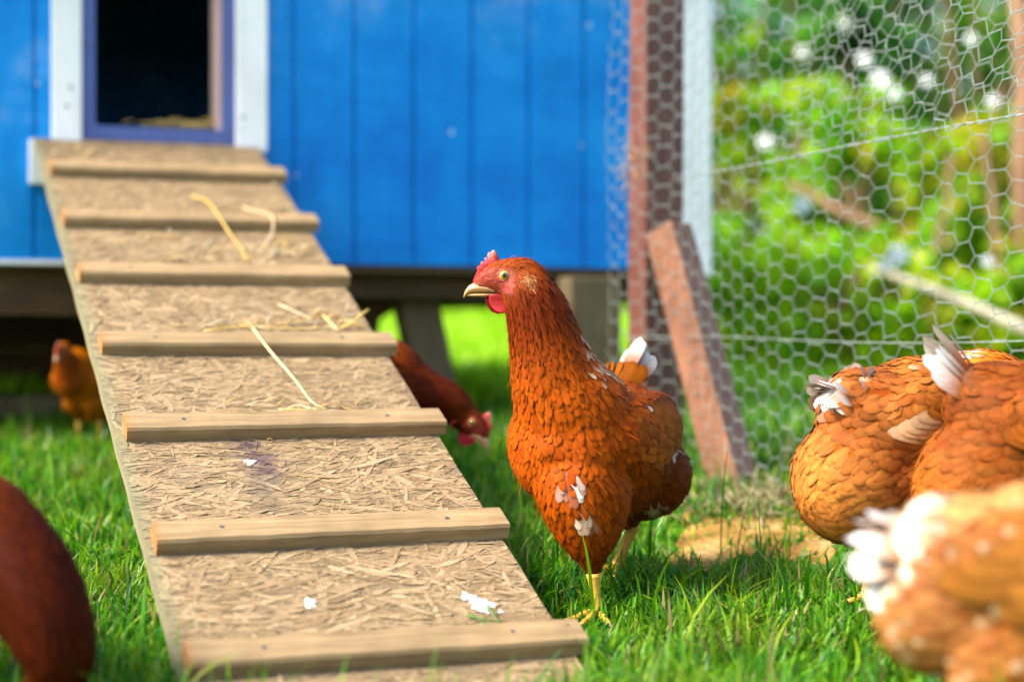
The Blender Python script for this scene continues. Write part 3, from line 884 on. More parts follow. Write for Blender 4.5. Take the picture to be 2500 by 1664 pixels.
    # fine loose barbs standing off the plumage
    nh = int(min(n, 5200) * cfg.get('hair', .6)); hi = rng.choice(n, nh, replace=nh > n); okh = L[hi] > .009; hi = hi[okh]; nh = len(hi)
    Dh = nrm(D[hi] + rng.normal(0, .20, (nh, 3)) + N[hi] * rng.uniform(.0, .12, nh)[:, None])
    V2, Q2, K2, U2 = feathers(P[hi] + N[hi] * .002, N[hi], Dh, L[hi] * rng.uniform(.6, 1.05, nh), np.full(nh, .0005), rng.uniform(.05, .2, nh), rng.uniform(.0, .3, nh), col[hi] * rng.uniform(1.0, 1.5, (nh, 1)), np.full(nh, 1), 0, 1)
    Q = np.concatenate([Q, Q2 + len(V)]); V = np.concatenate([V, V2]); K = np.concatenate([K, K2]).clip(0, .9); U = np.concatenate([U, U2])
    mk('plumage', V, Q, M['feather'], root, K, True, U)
    # ---- long feathers: wings and tail
    def quills(name, rows, bv=None):
        P, N, D, L, W, c, tp, tcl, cur = [], [], [], [], [], [], [], [], []
        for r_ in rows:
            P.append(r_['p']); D.append(nrm(r_['d'])); nn = np.array(r_['n'], float); nn = nn - D[-1] * np.dot(nn, D[-1]); N.append(nrm(nn))
            L.append(r_['L']); W.append(r_['W']); c.append(r_['c']); tp.append(r_.get('t', 0)); tcl.append(r_.get('tc', WHT)); cur.append(r_.get('k', .08))
        n = len(P)
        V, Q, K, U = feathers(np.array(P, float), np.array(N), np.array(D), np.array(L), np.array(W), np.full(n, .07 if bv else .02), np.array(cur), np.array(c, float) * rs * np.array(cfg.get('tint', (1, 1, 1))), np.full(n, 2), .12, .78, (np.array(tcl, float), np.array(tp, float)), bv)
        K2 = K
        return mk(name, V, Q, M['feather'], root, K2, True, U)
    for sgn in (1, -1):
        rows = []
        wx, wy, wz = cfg.get('wing', (.03, .062, .185))
        nq = 9
        for i in range(nq):
            q = i / (nq - 1)
            p = np.array([wx - .035 - q * .035, sgn * (wy + .006 - .012 * q + .0015 * (i % 2)), wz + .030 - q * .050])
            d = np.array([-1.0, sgn * -.20, -.30 + .26 * q])
            rows.append(dict(p=p, d=d, n=(0.05, sgn * 1.0, .25), L=.052 + .010 * q, W=.0135, c=np.array(cfg.get('wing_c', ORG)) * .66 * (1 + .2 * math.sin(i * 2.1)), t=cfg.get('wing_tip', 0) * (q > .4), tc=CRM, k=.05))
        for (xo, nn_, LL, WW, kk, z0, zs) in ((-.028, 8, .040, .0145, .74, .030, .062), (-.010, 8, .032, .013, .80, .032, .064), (.008, 7, .028, .012, .86, .030, .058), (.024, 6, .024, .011, .92, .024, .046)):
            for i in range(nn_):
                q = (i + .5 * (xo in (-.010, .024))) / (nn_ - 1)
                p = np.array([wx + xo - q * .010 + random.gauss(0, .002), sgn * (wy + .004), wz + z0 - q * zs])
                d = np.array([-1.0, 0, -.34 + .22 * q + random.gauss(0, .06)])
                rows.append(dict(p=p, d=d, n=(0.05, sgn * 1.0, .25), L=LL * random.uniform(.85, 1.15), W=WW * random.uniform(.85, 1.1), c=np.array(cfg.get('wing_c', ORG)) * kk * random.uniform(.7, 1.15), k=.0))
        quills('wing', rows, bvh)
    tp, td, tn, tl = np.array(cfg['tail'][0]), nrm(cfg['tail'][1]), cfg['tail'][2], cfg['tail'][3]
    rows = []
    side = np.array([0, 1.0, 0]); upv = nrm(np.cross(td, side)); upv = upv * np.sign(upv[2] if abs(upv[2]) > .05 else 1)
    spread = cfg.get('tail_spread', .5)
    for i in range(tn):
        q = (i / (tn - 1) - .5) * 2
        d = td + side * (q * spread + random.gauss(0, .05)) + upv * ((-.25 * abs(q)) * cfg.get('tail_roof', 1.0) + random.gauss(0, cfg.get('tail_mess', .05)))
        cc = np.array(cfg.get('wing_c', ORG * .6)) * random.uniform(.8, 1.15)
        rows.append(dict(p=tp + side * q * .014 - upv * abs(q) * .010 + td * .002 * i % 2 * 0, d=d, n=upv * 1.0 + side * q * 1.1, L=tl * random.uniform(.80, 1.08) * (1 - .18 * abs(q)), W=cfg.get('tail_w', .020) * random.uniform(.7, 1.1), c=cc, t=cfg.get('tail_white', .9) * random.uniform(.8, 1), k=cfg.get('tail_curl', .10)))
    for i in range(tn - 2):    # shorter coverts over the root
        q = (i / (tn - 3) - .5) * 2
        rows.append(dict(p=tp - td * .012 + side * q * .018 + upv * (.007 - .008 * abs(q)), d=td + side * (q * spread * .9 + random.gauss(0, .1)) + upv * random.gauss(-.05, cfg.get('tail_mess', .05) * 2), n=upv + side * q, L=tl * .55, W=cfg.get('tail_w', .020) * .85, c=np.array(cfg.get('wing_c', ORG * .6)) * random.uniform(.75, 1.1), t=cfg.get('covert_white', 0) * random.uniform(.3, 1), k=.15))
    quills('tail', rows)
    # ---- head furniture
    def hm(name, pts, Q, mat, col, par=root, smooth=True, T=None):
        V = np.array([H(*p) for p in pts])
        return mk(name, V, [np.array(Q)] + ([np.array(T)] if T is not None else []), mat, par, col, smooth, fix=True)
    # beak: upper and lower mandible as lofts in head space
    def mand(prof, name, colf):
        seg = 14; V = []; K = []
        for (f, ut, ub, w) in prof:
            cu0 = (ut + ub) / 2; hh = (ut - ub) / 2
            for k in range(seg):
                a = 2 * math.pi * k / seg
                sv = math.sin(a); V.append((f, cu0 + hh * sv, w * math.cos(a) * (1 - .35 * max(0, sv)))); K.append(colf(f, cu0 + hh * sv))
        n = len(prof)
        Q = [[i * seg + k, i * seg + (k + 1) % seg, (i + 1) * seg + (k + 1) % seg, (i + 1) * seg + k] for i in range(n - 1) for k in range(seg)]
        T = [[0, k + 1, k] for k in range(1, seg - 1)] + [[(n - 1) * seg, (n - 1) * seg + k, (n - 1) * seg + k + 1] for k in range(1, seg - 1)]
        return hm(name, V, Q, M['horn'], np.array(K), T=T)
    def bcol(f, u):
        base = np.array([.48, .28, .10])
        if f < .034: base = base * (1 - .4) + np.array([.50, .21, .13]) * .4
        w = math.exp(-(((f - .0385) / .003) ** 2 + ((u + .0115) / .003) ** 2)); base = base * (1 - .8 * w) + np.array([.28, .10, .20]) * .8 * w
        if u > -.009: base = base * .8 + np.array([.5, .3, .22]) * .2
        return base
    bk = mand([(.010, -.0150, -.0178, .0095), (.018, -.0075, -.0172, .0090), (.026, -.0055, -.0166, .0078), (.032, -.0065, -.0166, .0062), (.037, -.0092, -.0175, .0048), (.0405, -.0138, -.0198, .0033), (.0422, -.0182, -.0218, .0018), (.0426, -.0208, -.0222, .0007)], 'beak', bcol)
    mand([(.010, -.0174, -.0205, .0082), (.022, -.0172, -.0212, .0068), (.031, -.0172, -.0208, .0048), (.037, -.0178, -.0203, .0028), (.0395, -.0190, -.0202, .001)], 'lower_beak', lambda f, u: np.array([.44, .27, .10]))
    for sg in (1, -1):
        mb = MB(); P = [H(.0235 + .006 * q, -.0105 + .003 * q, sg * (.0079 - .0012 * q)) for q in (0, .5, 1)]
        mb.tube(P, [.0004, .0009, .0003], (.12, .05, .02), 8); nb = mb.build('nostril', M['horn'], bk, True)
    # comb
    def slab(name, outl, th, colf, off=0.0, bulge=None, mat=M['skin'], par=root):
        n = len(outl); cx = np.mean([p[0] for p in outl]); cy = np.mean([p[1] for p in outl])
        V = []; K = []
        rings = [(-1, .80), (-.55, .96), (0, 1.0), (.55, .96), (1, .80)]
        for (s_, sc) in rings:
            for p in outl:
                x, y = cx + (p[0] - cx) * sc, cy + (p[1] - cy) * sc
                o_ = off + (bulge(x, y) if bulge else 0)
                V.append((x, y, o_ + s_ * th / 2 * (p[2] if len(p) > 2 else 1))); K.append(colf(x, y))
        Q = [[r * n + k, r * n + (k + 1) % n, (r + 1) * n + (k + 1) % n, (r + 1) * n + k] for r in range(4) for k in range(n)]
        import mathutils.geometry as mg
        tri_ = mg.tessellate_polygon([[Vector((p[0], p[1], 0)) for p in outl]])
        T = [list(t) for t in tri_] + [[4 * n + t[2], 4 * n + t[1], 4 * n + t[0]] for t in tri_]
        return hm(name, V, Q, mat, np.array(K), par, True, T)
    up = [(.0335, -.0060), (.0312, -.0010), (.0292, .0030), (.0278, .0062), (.0285, .0088), (.0268, .0108), (.0252, .0092), (.0240, .0112), (.0245, .0140), (.0225, .0158), (.0210, .0138), (.0198, .0152), (.0202, .0185), (.0185, .0198), (.0172, .0172), (.0160, .0190), (.0166, .0235), (.0150, .0252), (.0134, .0205), (.0124, .0215), (.0128, .0258), (.0108, .0272), (.0085, .0250), (.0062, .0205), (.0048, .0160), (.0045, .0120), (.012, .009), (.020, .003), (.028, -.005)]
    def ccol(x, y):
        d = y - (.0165 - .62 * max(0, x - .004)); w = min(1, max(0, (d - .0060) / .0065)) ** 1.5
        return np.array([.34, .008, .009]) * (1 - w) + np.array([.62, .22, .19]) * w * 1.0
    slab('comb', up, .0034, ccol)
    for sg in (1, -1):
        outl = [(.0145, -.0195, .8), (.0080, -.0185, 1.2), (.000, -.0205, 1.3), (-.0070, -.0235, 1), (-.0095, -.0265, .9), (-.0075, -.0305, .8), (-.0025, -.0335, .8), (.0035, -.0345, .8), (.0095, -.0325, .7), (.0132, -.0280, .6), (.0150, -.0235, .6)]
        fw = 1.0 if sg > 0 else 1.0
        outl = [(p[0] * 1.1, -.0195 + (p[1] + .0195) * 1.3, p[2]) for p in outl]
        o2 = []
        for k in range(len(outl)):
            a, b = outl[k], outl[(k + 1) % len(outl)]; o2 += [a, tuple((np.array(a) + np.array(b)) / 2)]
        dx = 0 if sg == cfg.get('near', 1) else .004
        slab('wattle', [(p[0] + dx, p[1], p[2]) for p in o2], .0030, lambda x, y: np.array([.40, .010, .014]) * (.9 + .12 * math.sin(x * 900)), sg * .0075, lambda x, y: sg * .0022 * math.sin((y + .018) * 160))
        # eye
        ns, nr = 24, 16; V = []; K = []; rE = .0058; c0 = (.0, .0, sg * (.0152 - .0036))
        for i in range(nr + 1):
            a = math.pi * .62 * i / nr
            for k in range(ns):
                b = 2 * math.pi * k / ns
                V.append((c0[0] + rE * math.sin(a) * math.cos(b), c0[1] + rE * math.sin(a) * math.sin(b), c0[2] + sg * rE * math.cos(a)))
                r_ = rE * math.sin(a)
                K.append((.004, .004, .005) if r_ < .0023 else (.34, .22, .015) if r_ < .0036 else (.20, .17, .03) if r_ < .0040 else (.03, .02, .01) if r_ < .0043 else (.55, .36, .08))
        Q = [[i * ns + k, i * ns + (k + 1) % ns, (i + 1) * ns + (k + 1) % ns, (i + 1) * ns + k] for i in range(nr) for k in range(ns)]
        if sg < 0: Q = [q[::-1] for q in Q]
        ey = hm('eye', V, Q, M['eye'], np.array(K))
        mb = MB(); th = np.linspace(0, 2 * math.pi, 25)
        mb.tube([H(.0049 * math.cos(b), .0045 * math.sin(b), sg * (.0146 - .0002 * abs(math.cos(b)))) for b in th], .0008, (.42, .24, .06), 8); mb.build('eyelid', M['skin'], ey, True)
        mb = MB(); mb.tube([H(.0064 * math.cos(b), .0059 * math.sin(b), sg * (.0140 - .0006 * abs(math.cos(b)))) for b in th], .0012, (.42, .07, .045), 8); mb.build('eyelid', M['skin'], ey, True)
        # red ear lobe strip
        mb = MB(); mb.tube([H(-.020, -.012, sg * .0175), H(-.023, -.019, sg * .0185), H(-.020, -.026, sg * .0175), (H(-.014, -.029, sg * .0155))], [.0012, .002, .0018, .001], (.50, .03, .03), 8)
        mb.build('ear_lobe', M['skin'], root, True)
    # ---- legs
    for (hock, foot, fyaw) in cfg['legs']:
        hock, foot = np.array(hock), np.array(foot)
        mb = MB(); col = cfg.get('leg_col', (.60, .33, .04))
        t = np.linspace(0, 1, 12)[:, None]
        mid = hock * (1 - t) + foot * t
        mb.tube(mid, 0.0056 + .0022 * (2 * np.abs(t[:, 0] - .5)) ** 2 + .0003 * (np.arange(12) % 2), col, 12)
        for (a, L) in ((0, .052), (.62, .042), (-.62, .042), (math.pi, .022)):
            a = a + fyaw; d = np.array([math.cos(a), math.sin(a), 0])
            pts = [foot, foot + d * L * .3 + np.array([0, 0, .003]), foot + d * L * .65 - np.array([0, 0, .001]), foot + d * L - np.array([0, 0, .003])]
            pp = cat_rom(np.array(pts), 3); rr_ = np.linspace(.0048, .0026, len(pp)) * (1 + .12 * np.sin(np.arange(len(pp)) * 2))
            mb.tube(pp, rr_, col, 8)
            e = pp[-1]; mb.tube([e, e + d * .006 - np.array([0, 0, .001]), e + d * .010 - np.array([0, 0, .004])], [.002, .0012, .0003], (.35, .28, .18), 6)
        mb.build('leg', M['scaly'], root, True)
    return root, H

NK, BR, BK = (.13, .0155, .0010), (.33, .056, .0008), (.125, .022, .0010)
def thigh(x0, y0, z0, hock, r0=.040, c=(.12, .020, .001), fl=.020):
    hx, hy, hz = hock
    L = lambda t: (x0 + (hx - x0) * t, y0 + (hy - y0) * t, z0 + (hz - z0) * t)
    return [[*L(-.28), r0 * .25, r0 * .3, 0, fl, .007, *c], [*L(-.14), r0 * .62, r0 * .75, 0, fl, .007, *c], [*L(.05), r0 * .8, r0, 0, fl, .007, *c], [*L(.35), r0 * .72, r0 * .88, 0, fl, .0062, *c], [*L(.68), r0 * .46, r0 * .52, 0, fl * .9, .0050, *c], [*L(.90), .011, .012, 0, fl * .6, .006, *c], [*L(1.0), .006, .006, 0, .008, .004, *c]]

# main hen ---------------------------------------------------------------
HY = R(180 + 62)
zc = 1.845
hx0 = (1437 - 1250) / F_PX * zc
gz0 = float(ground(.084, 1.77))
def hen_main():
    hd = (.105, -.046, .3545)
    hy = -R(62)
    lh, rh_ = (.064, .036, .048), tuple(loc_of(1548, 1278, 1.93))
    rf_ = tuple(loc_of(1502, 1390, 1.93))
    neck = [[.0960, -.0230, .3370, .0250, .0275, -.85, .017, .0046, *NK],
            [.0870, -.0160, .3140, .0310, .0325, -.6, .021, .0056, *NK],
            [.0770, -.0120, .2830, .0370, .0375, -.4, .022, .0066, .22, .034, .001],
            [.0660, -.0070, .2500, .0470, .0455, -.15, .020, .0076, .31, .055, .001]]
    body = [[.0480, 0, .2180, .0610, .0600, 0, .018, .0088, *BR], [.0200, 0, .1850, .0720, .0730, 0, .019, .0095, *BR],
            [-.0250, 0, .1700, .0760, .0760, 0, .020, .0105, *BK], [-.0700, 0, .1700, .0670, .0690, 0, .021, .0125, *BK],
            [-.1050, 0, .1950, .0420, .0440, 0, .021, .012, *BK], [-.1220, -.008, .2320, .0180, .0220, 0, .018, .011, *BK]]
    cfg = dict(head=hd, head_yaw=hy, head_pitch=R(-1), neck=neck, body=body, fine=True, near=1, voxel=.003, grav=.6,
               thighs=[thigh(.044, .014, .145, lh, .060), thigh(-.055, -.020, .130, rh_, .050)],
               lumps=[((-.015, .060, .188, .012, .019, .0120, (.15, .028, .001)), (.080, .019, .044), 0),
                      ((-.015, -.060, .188, .012, .019, .0120, (.15, .028, .001)), (.080, .019, .044), 0),
                      ((-.095, .016, .140, -.02, .024, .0065, (.15, .030, .002)), (.054, .058, .050), 0),
                      ((.045, 0, .176, .0, .018, .0105, (.58, .16, .012)), (.060, .064, .062), 0)],
               legs=[(lh, (.062, .040, .006), 0.1), (rh_, rf_, -.2)],
               tail=((-.114, -.014, .243), (-.55, .05, .84), 10, .064), tail_spread=.2, tail_w=.0165, tail_white=.9, covert_white=.0, wing=(.03, .078, .195),
               streaks=[(tuple(loc_of(1415, 860, zc - .05)), .04, .5), (tuple(loc_of(1370, 740, zc - .03)), .035, .3), (tuple(loc_of(1450, 900, zc - .05)), .02, .4), ((.02, .02, .26), .03, .3)])
    hf = np.array([math.cos(hy), math.sin(hy), 0]); hs = np.array([-math.sin(hy), math.cos(hy), 0])
    Hh = lambda f, u, s: np.array(hd) + hf * f + np.array([0, 0, 1]) * u + hs * s
    cfg['patches'] = [(Hh(-.021, -.004, .018), .0075, (.36, .18, .07), .85), (Hh(-.019, -.029, .016), .008, (.52, .36, .24), .8), (Hh(0.012, -.026, .008), .008, (.62, .38, .2), .5)] + MAIN_PATCH
    return hen('alert russet hen standing beside the ramp with its head in profile', (hx0, zc, gz0), HY, cfg)
def loc_of(px, py, zdepth):
    """a point of the photo as main-hen local coordinates at a given camera depth"""
    P = at(px, py, zdepth) - np.array([hx0, zc, gz0])
    c, s = math.cos(HY), math.sin(HY)
    return np.array([P[0] * c + P[1] * s, -P[0] * s + P[1] * c, P[2]])
MAIN_PATCH = [(loc_of(1545, 1015, zc - .045), .009, WHT, 1), (loc_of(1552, 990, zc - .045), .006, WHT, .8), (loc_of(1395, 1175, zc - .11), .0115, WHT, 1),
              (loc_of(1375, 1105, zc - .11), .007, CRM, .9), (loc_of(1340, 1110, zc - .11), .006, (.8, .45, .2), .8), (loc_of(1420, 1250, zc - .10), .009, (.8, .6, .4), .8),
              (loc_of(1640, 1090, zc + .02), .010, WHT, .9), (loc_of(1600, 1245, zc + .03), .014, CRM, .8), (loc_of(1226, 1085, zc - .05), .006, CRM, .9),
              (loc_of(1540, 1270, zc + .08), .018, (.6, .48, .3), .8)]
hen_main()

# the others -------------------------------------------------------------
STD_L = [((-.015, .054, .185, .012, .021, .0145, (.15, .028, .001)), (.082, .020, .044), 0), ((-.015, -.054, .185, .012, .021, .0145, (.15, .028, .001)), (.082, .020, .044), 0)]
WC = (.24, .044, .001)
def std_cfg(pose='peck', **kw):
    body = [[.0480, 0, .2080, .0530, .0600, 0, .018, .0100, *BR], [.0150, 0, .1880, .0660, .0700, 0, .019, .0110, *BR],
            [-.0300, 0, .1780, .0690, .0700, 0, .020, .0118, *BK], [-.0750, 0, .1780, .0580, .0620, 0, .021, .0122, *BK],
            [-.1080, 0, .1920, .0370, .0440, 0, .020, .0120, *BK], [-.1290, 0, .2080, .0160, .0200, 0, .018, .013, *BK]]
    if pose == 'peck':
        hd = (.200, 0, .062); pit = R(-52); hy = 0
        neck = [[.170, 0, .098, .0250, .0260, 0, .016, .0055, *NK], [.150, 0, .128, .0290, .030, 0, .021, .0066, *NK],
                [.120, 0, .160, .0360, .038, 0, .022, .0080, *NK], [.085, 0, .188, .0440, .050, 0, .021, .0100, *NK]]
    cfg = dict(head=hd, head_yaw=hy, head_pitch=pit, neck=neck, body=body, wing_c=WC, coarse=1.15, voxel=.0045,
               thighs=[thigh(.000, .034, .130, (-.030, .040, .070), .042), thigh(-.03, -.034, .130, (-.070, -.040, .070), .042)],
               lumps=[((-.015, .054, .185, .012, .021, .0145, (.15, .028, .001)), (.082, .020, .044), 0), ((-.015, -.054, .185, .012, .021, .0145, (.15, .028, .001)), (.082, .020, .044), 0),
                      ((-.090, 0, .120, -.02, .026, .0075, (.24, .050, .002)), (.058, .058, .060), 0)],
               legs=[((-.030, .040, .070), (-.030, .040, .006), 0), ((-.070, -.040, .070), (-.062, -.040, .006), 0)],
               tail=((-.122, 0, .210), (-.85, 0, .5), 11, .085), tail_spread=.4, tail_white=1.0, covert_white=.3, wing=(.03, .074, .190))
    cfg.update(kw); return cfg
def place(px, py_ground, z, **k):
    P = at(px, py_ground, z); return (float(P[0]), float(P[1]), float(ground(P[0], P[1])))

if True:
    def put(X, Y): return (X, Y, float(ground(X, Y)))
    def px2(px, z): return put((px - 1250) / F_PX * z, z)
    c = std_cfg(tone=2.1, tint=(1.0, 1.62, 7), streaks=[((-.06, 0, .22), .06, .05)], tail_mess=.34, tail=((-.106, 0, .204), (-.95, 0, .12), 24, .048), tail_spread=.5, tail_white=1.0, covert_white=.9, tail_roof=1.5, tail_w=.018, wing_tip=.6,
                patches=[((-.138, .0, .20), .026, WHT, .9), ((.02, .0, .25), .02, WHT, .7)])
    b = hen('orange brown hen at right with a low white tail tip and white back fleck', px2(2235, 1.76), R(22), c, 1.06)[0]
    b.rotation_euler = (0, R(10), R(22))
    c = std_cfg(tone=1.4, tint=(1, 1.35, 4), tail=((-.106, 0, .196), (-.72, 0, .68), 11, .074), tail_spread=.26, tail_white=1.0, covert_white=.1, tail_w=.024)
    b = hen('darker brown hen at the right edge with its white striped tail held upright', px2(2600, 1.62), R(-8), c, 1.16)[0]
    b.rotation_euler = (0, R(13), R(-8))
    c = std_cfg(tone=1.45, tint=(1.15, 2.25, 14), streaks=[((-.02, 0, .18), .15, .16)], tail_mess=.42, lumps=STD_L[:2] + [((-.085, 0, .140, -.02, .026, .0085, (.24, .050, .002)), (.055, .056, .046), 0)], tail=((-.108, 0, .186), (-.97, 0, .0), 34, .062), tail_spread=.6, tail_white=.95, covert_white=1.0, tail_roof=2.0, tail_w=.026, tail_curl=.25,
                patches=[((-.128, .0, .190), .048, (.74, .68, .56), .95), ((-.05, .0, .22), .05, (.66, .40, .14), .5)])
    b = hen('pale golden hen nearest the lower right corner with a ragged white tail', px2(2530, 1.21), R(-20), c, .96)[0]
    b.rotation_euler = (0, R(10), R(-20))
    c = std_cfg(tone=.42, head=(.160, 0, .045), head_pitch=R(-78))
    c['neck'] = [[.168, 0, .085, .034, .034, 0, .018, .0060, *NK], [.155, 0, .125, .042, .042, 0, .024, .0066, *NK], [.125, 0, .160, .048, .050, 0, .024, .0080, *NK], [.085, 0, .188, .052, .056, 0, .021, .0100, *NK]]
    hen('dark mahogany hen bending down at the lower left edge', put(-.478, 1.44), R(-32), c, .82)
    c = std_cfg(tone=.6, head=(.190, 0, .140), head_pitch=R(-38))
    c['neck'] = [[.165, 0, .158, .0250, .0260, 0, .016, .0055, *NK], [.145, 0, .172, .0290, .030, 0, .021, .0066, *NK],
                 [.118, 0, .178, .0360, .038, 0, .022, .0080, *NK], [.085, 0, .190, .0440, .048, 0, .021, .0100, *NK]]
    hen('dark brown hen pecking in the shade behind the right side of the ramp', put(-.205, 2.24), R(-12), c, .84)
    c = std_cfg(tone=1.6, tail_white=.2, head=(.132, 0, .262), head_pitch=R(-12), tint=(1, 1.5, 1))
    c['neck'] = [[.116, 0, .240, .0230, .0250, 0, .016, .0055, *NK], [.106, 0, .220, .0270, .0290, 0, .021, .0066, *NK],
                 [.094, 0, .202, .0340, .0360, 0, .022, .0080, *NK], [.076, 0, .188, .0450, .0500, 0, .021, .0100, *NK]]
    hen('orange hen standing in the dark underneath the coop left of the ramp', px2(200, 2.74), R(-100), c, .58)

# ------------------------------------------------------------------ chicken run: post, brace, wire
def build_run():
    root = empty('run_fence', (0, 0, 0)); tag(root, 'red brown post and leaning brace of the run with sagging chicken wire', 'wire fence')
    zp = 2.62
    P = at(1600, 900, zp); gx = float(ground(P[0], P[1]))
    root.location = (P[0], P[1], gx); base = np.array([P[0], P[1], gx])
    def rotated_box(cx, cy, z0, z1, w, d, ang, name, lean=0, topxy=None):
        c = np.array([cx, cy]); ax = np.array([math.cos(ang), math.sin(ang), 0]); ay = np.array([-math.sin(ang), math.cos(ang), 0])
        O = np.array([cx, cy, z0]) - ax * w / 2 - ay * d / 2 - base
        mb = MB(); top = np.array([topxy[0] - cx, topxy[1] - cy, z1 - z0]) if topxy is not None else np.array([0, 0, z1 - z0])
        mb.box(O, ax * w, ay * d, top, bev=.003); return mb.build(name, M['post'], root)
    # the post: a narrow left face and a broader right-hand face towards us
    rotated_box(P[0] - .001, P[1], gx - .05, 1.3, .068, .050, R(28), 'post', topxy=(P[0] + .004, P[1]))
    # the brace
    A = at(1632, 560, 2.56); B = at(1806, 1165, 2.42); B[2] = float(ground(B[0], B[1])) - .03
    d = nrm(A - B); s1 = nrm(np.cross(d, np.array([.35, -1, 0.15]))); s2 = np.cross(s1, d)
    # face turned so that both the sunlit left face and the pale right face show
    q = R(65); e1 = s1 * math.cos(q) + s2 * math.sin(q); e2 = -s1 * math.sin(q) + s2 * math.cos(q)
    mb = MB(); mb.box(B - base - e1 * .027 - e2 * .024, e1 * .054, e2 * .048, A - B, bev=.003); mb.build('brace', M['brace'], root)
    # a tuft of straw caught on the post
    mb = MB()
    for k in range(26):
        a = at(1540 + random.gauss(0, 18), 385 + random.gauss(0, 26), 2.56) - base
        dd = np.array([random.gauss(0, 1), random.gauss(0, .5), random.gauss(-.5, .8)]); dd = dd / np.linalg.norm(dd) * random.uniform(.01, .035)
        mb.tube([a, a + dd * .5, a + dd], [.0008, .0008, .0004], (.38, .24, .10), 5)
    mb.build('straw_tuft', M['straw'], root, True)
    # wire
    def hexsheet(plan, v0f, v1, a, rw, name, rot=0.0, shear=0.0, sag=.004, seed=1, zoff=0.0, squash=1.0):
        rg = np.random.default_rng(seed)
        PL = np.array(plan, float); seg = np.linalg.norm(np.diff(PL, axis=0), axis=1); S = np.concatenate([[0], np.cumsum(seg)]); Lt = S[-1]
        H_ = math.sqrt(3) * a * squash
        nc, nr = int(Lt / (1.5 * a)) + 2, int((v1 + .5) / H_) + 3
        vert = {}; V = []
        def vid(i, j):
            k = (i, j)
            if k not in vert:
                vert[k] = len(V); V.append(k)
            return vert[k]
        E = []; TW = []
        # flat-top hexagons as a brick lattice: column c, row r
        for c in range(nc):
            for r in range(nr):
                # corners of hexagon (c, r) in half units: x in a/2, y in H/2
                cx, cy = 3 * c, 2 * r + (c % 2)
                pts = [(cx - 1, cy + 1), (cx + 1, cy + 1), (cx + 2, cy), (cx + 1, cy - 1), (cx - 1, cy - 1), (cx - 2, cy)]
                ids = [vid(*p) for p in pts]
                E.append((ids[1], ids[2])); E.append((ids[2], ids[3])); TW.append((ids[0], ids[1])); 
        K = np.array(V, float); u = K[:, 0] * a / 2; v = K[:, 1] * H_ / 2 - .1
        u = u + rg.normal(0, .0017, len(u)) + shear * v; v = v + rg.normal(0, .0017, len(v)) + rot * u
        u = u + .004 * np.sin(v * 9 + u * 5); v = v + .006 * np.sin(u * 6 + 1)
        v0 = v0f(u)
        X = np.interp(u, S, PL[:, 0]); Y = np.interp(u, S, PL[:, 1])
        bul = sag * np.sin(u * 11) * np.sin(v * 8 + 1) + .003 * np.sin(u * 31 + v * 17)
        Pt = np.stack([X + bul * .7, Y - bul - zoff * v, v + 0 * u], -1)
        ok = (u > 0) & (u < Lt) & (v > v0 - .001) & (v < v1)
        def tubes(E, r, seg4=4):
            E = np.array(E); E = E[ok[E[:, 0]] & ok[E[:, 1]]]
            A_, B_ = Pt[E[:, 0]], Pt[E[:, 1]]; m_ = len(E)
            T = nrm(B_ - A_); up = np.array([.3, .2, 1.0]); s_ = nrm(np.cross(T, up)); n_ = np.cross(s_, T)
            ang = np.arange(seg4) / seg4 * 2 * math.pi
            offs = r * (np.cos(ang)[None, :, None] * s_[:, None] + np.sin(ang)[None, :, None] * n_[:, None])
            VV = np.stack([A_[:, None] + offs - T[:, None] * r, B_[:, None] + offs + T[:, None] * r], 1)
            k = np.arange(seg4); q = np.stack([k, (k + 1) % seg4, seg4 + (k + 1) % seg4, seg4 + k], -1)
            QQ = (np.arange(m_)[:, None, None] * 2 * seg4 + q[None]).reshape(-1, 4)
            return VV.reshape(-1, 3), QQ
        V1, Q1 = tubes(E, rw); V2, Q2 = tubes(TW, rw * 1.7, 5)
        V_ = [V1, V2]; Q_ = [Q1, Q2 + len(V1)]; n0 = len(V1) + len(V2)
        extra = []
        return V_, Q_, n0, (S, PL, Lt)
    plan1 = [at(1478, 900, 2.60)[:2], at(1535, 900, 2.545)[:2], at(1660, 900, 2.50)[:2], at(1760, 900, 2.40)[:2], at(1900, 900, 2.30)[:2], at(2100, 900, 2.19)[:2], at(2300, 900, 2.10)[:2], at(2560, 900, 2.0)[:2], at(2900, 900, 1.88)[:2]]
    def gfun(pl):
        PL = np.array(pl); seg = np.linalg.norm(np.diff(PL, axis=0), axis=1); S = np.concatenate([[0], np.cumsum(seg)])
        return lambda u: ground(np.interp(u, S, PL[:, 0]), np.interp(u, S, PL[:, 1]))
    V_, Q_, n0, (S, PL, Lt) = hexsheet(plan1, lambda u: gfun(plan1)(u) - .01, .92, .0165, .00044, 'w', rot=-.02, seed=3)
    # line wire woven through the lower sheet
    u = np.linspace(.05, Lt, 60)
    X, Y = np.interp(u, S, PL[:, 0]), np.interp(u, S, PL[:, 1])
    for (h0, r) in ((.307, .0006),):
        Pn = np.stack([X, Y - .001, h0 + .004 * np.sin(u * 8) + 0 * u], -1)
        VV, QQ, TT = sweep(Pn, r, 5); V_.append(VV); Q_.append(QQ + n0); n0 += len(VV)
    mk('wire_mesh', np.concatenate(V_) - base, np.concatenate(Q_), M['wire'], root, None, False)
    # upper sheet, lapped in front, with a selvedge
    plan2 = [at(1650, 400, 2.47)[:2], at(1760, 400, 2.36)[:2], at(1900, 400, 2.26)[:2], at(2100, 400, 2.13)[:2], at(2300, 400, 2.0)[:2], at(2560, 400, 1.88)[:2], at(2900, 400, 1.75)[:2]]
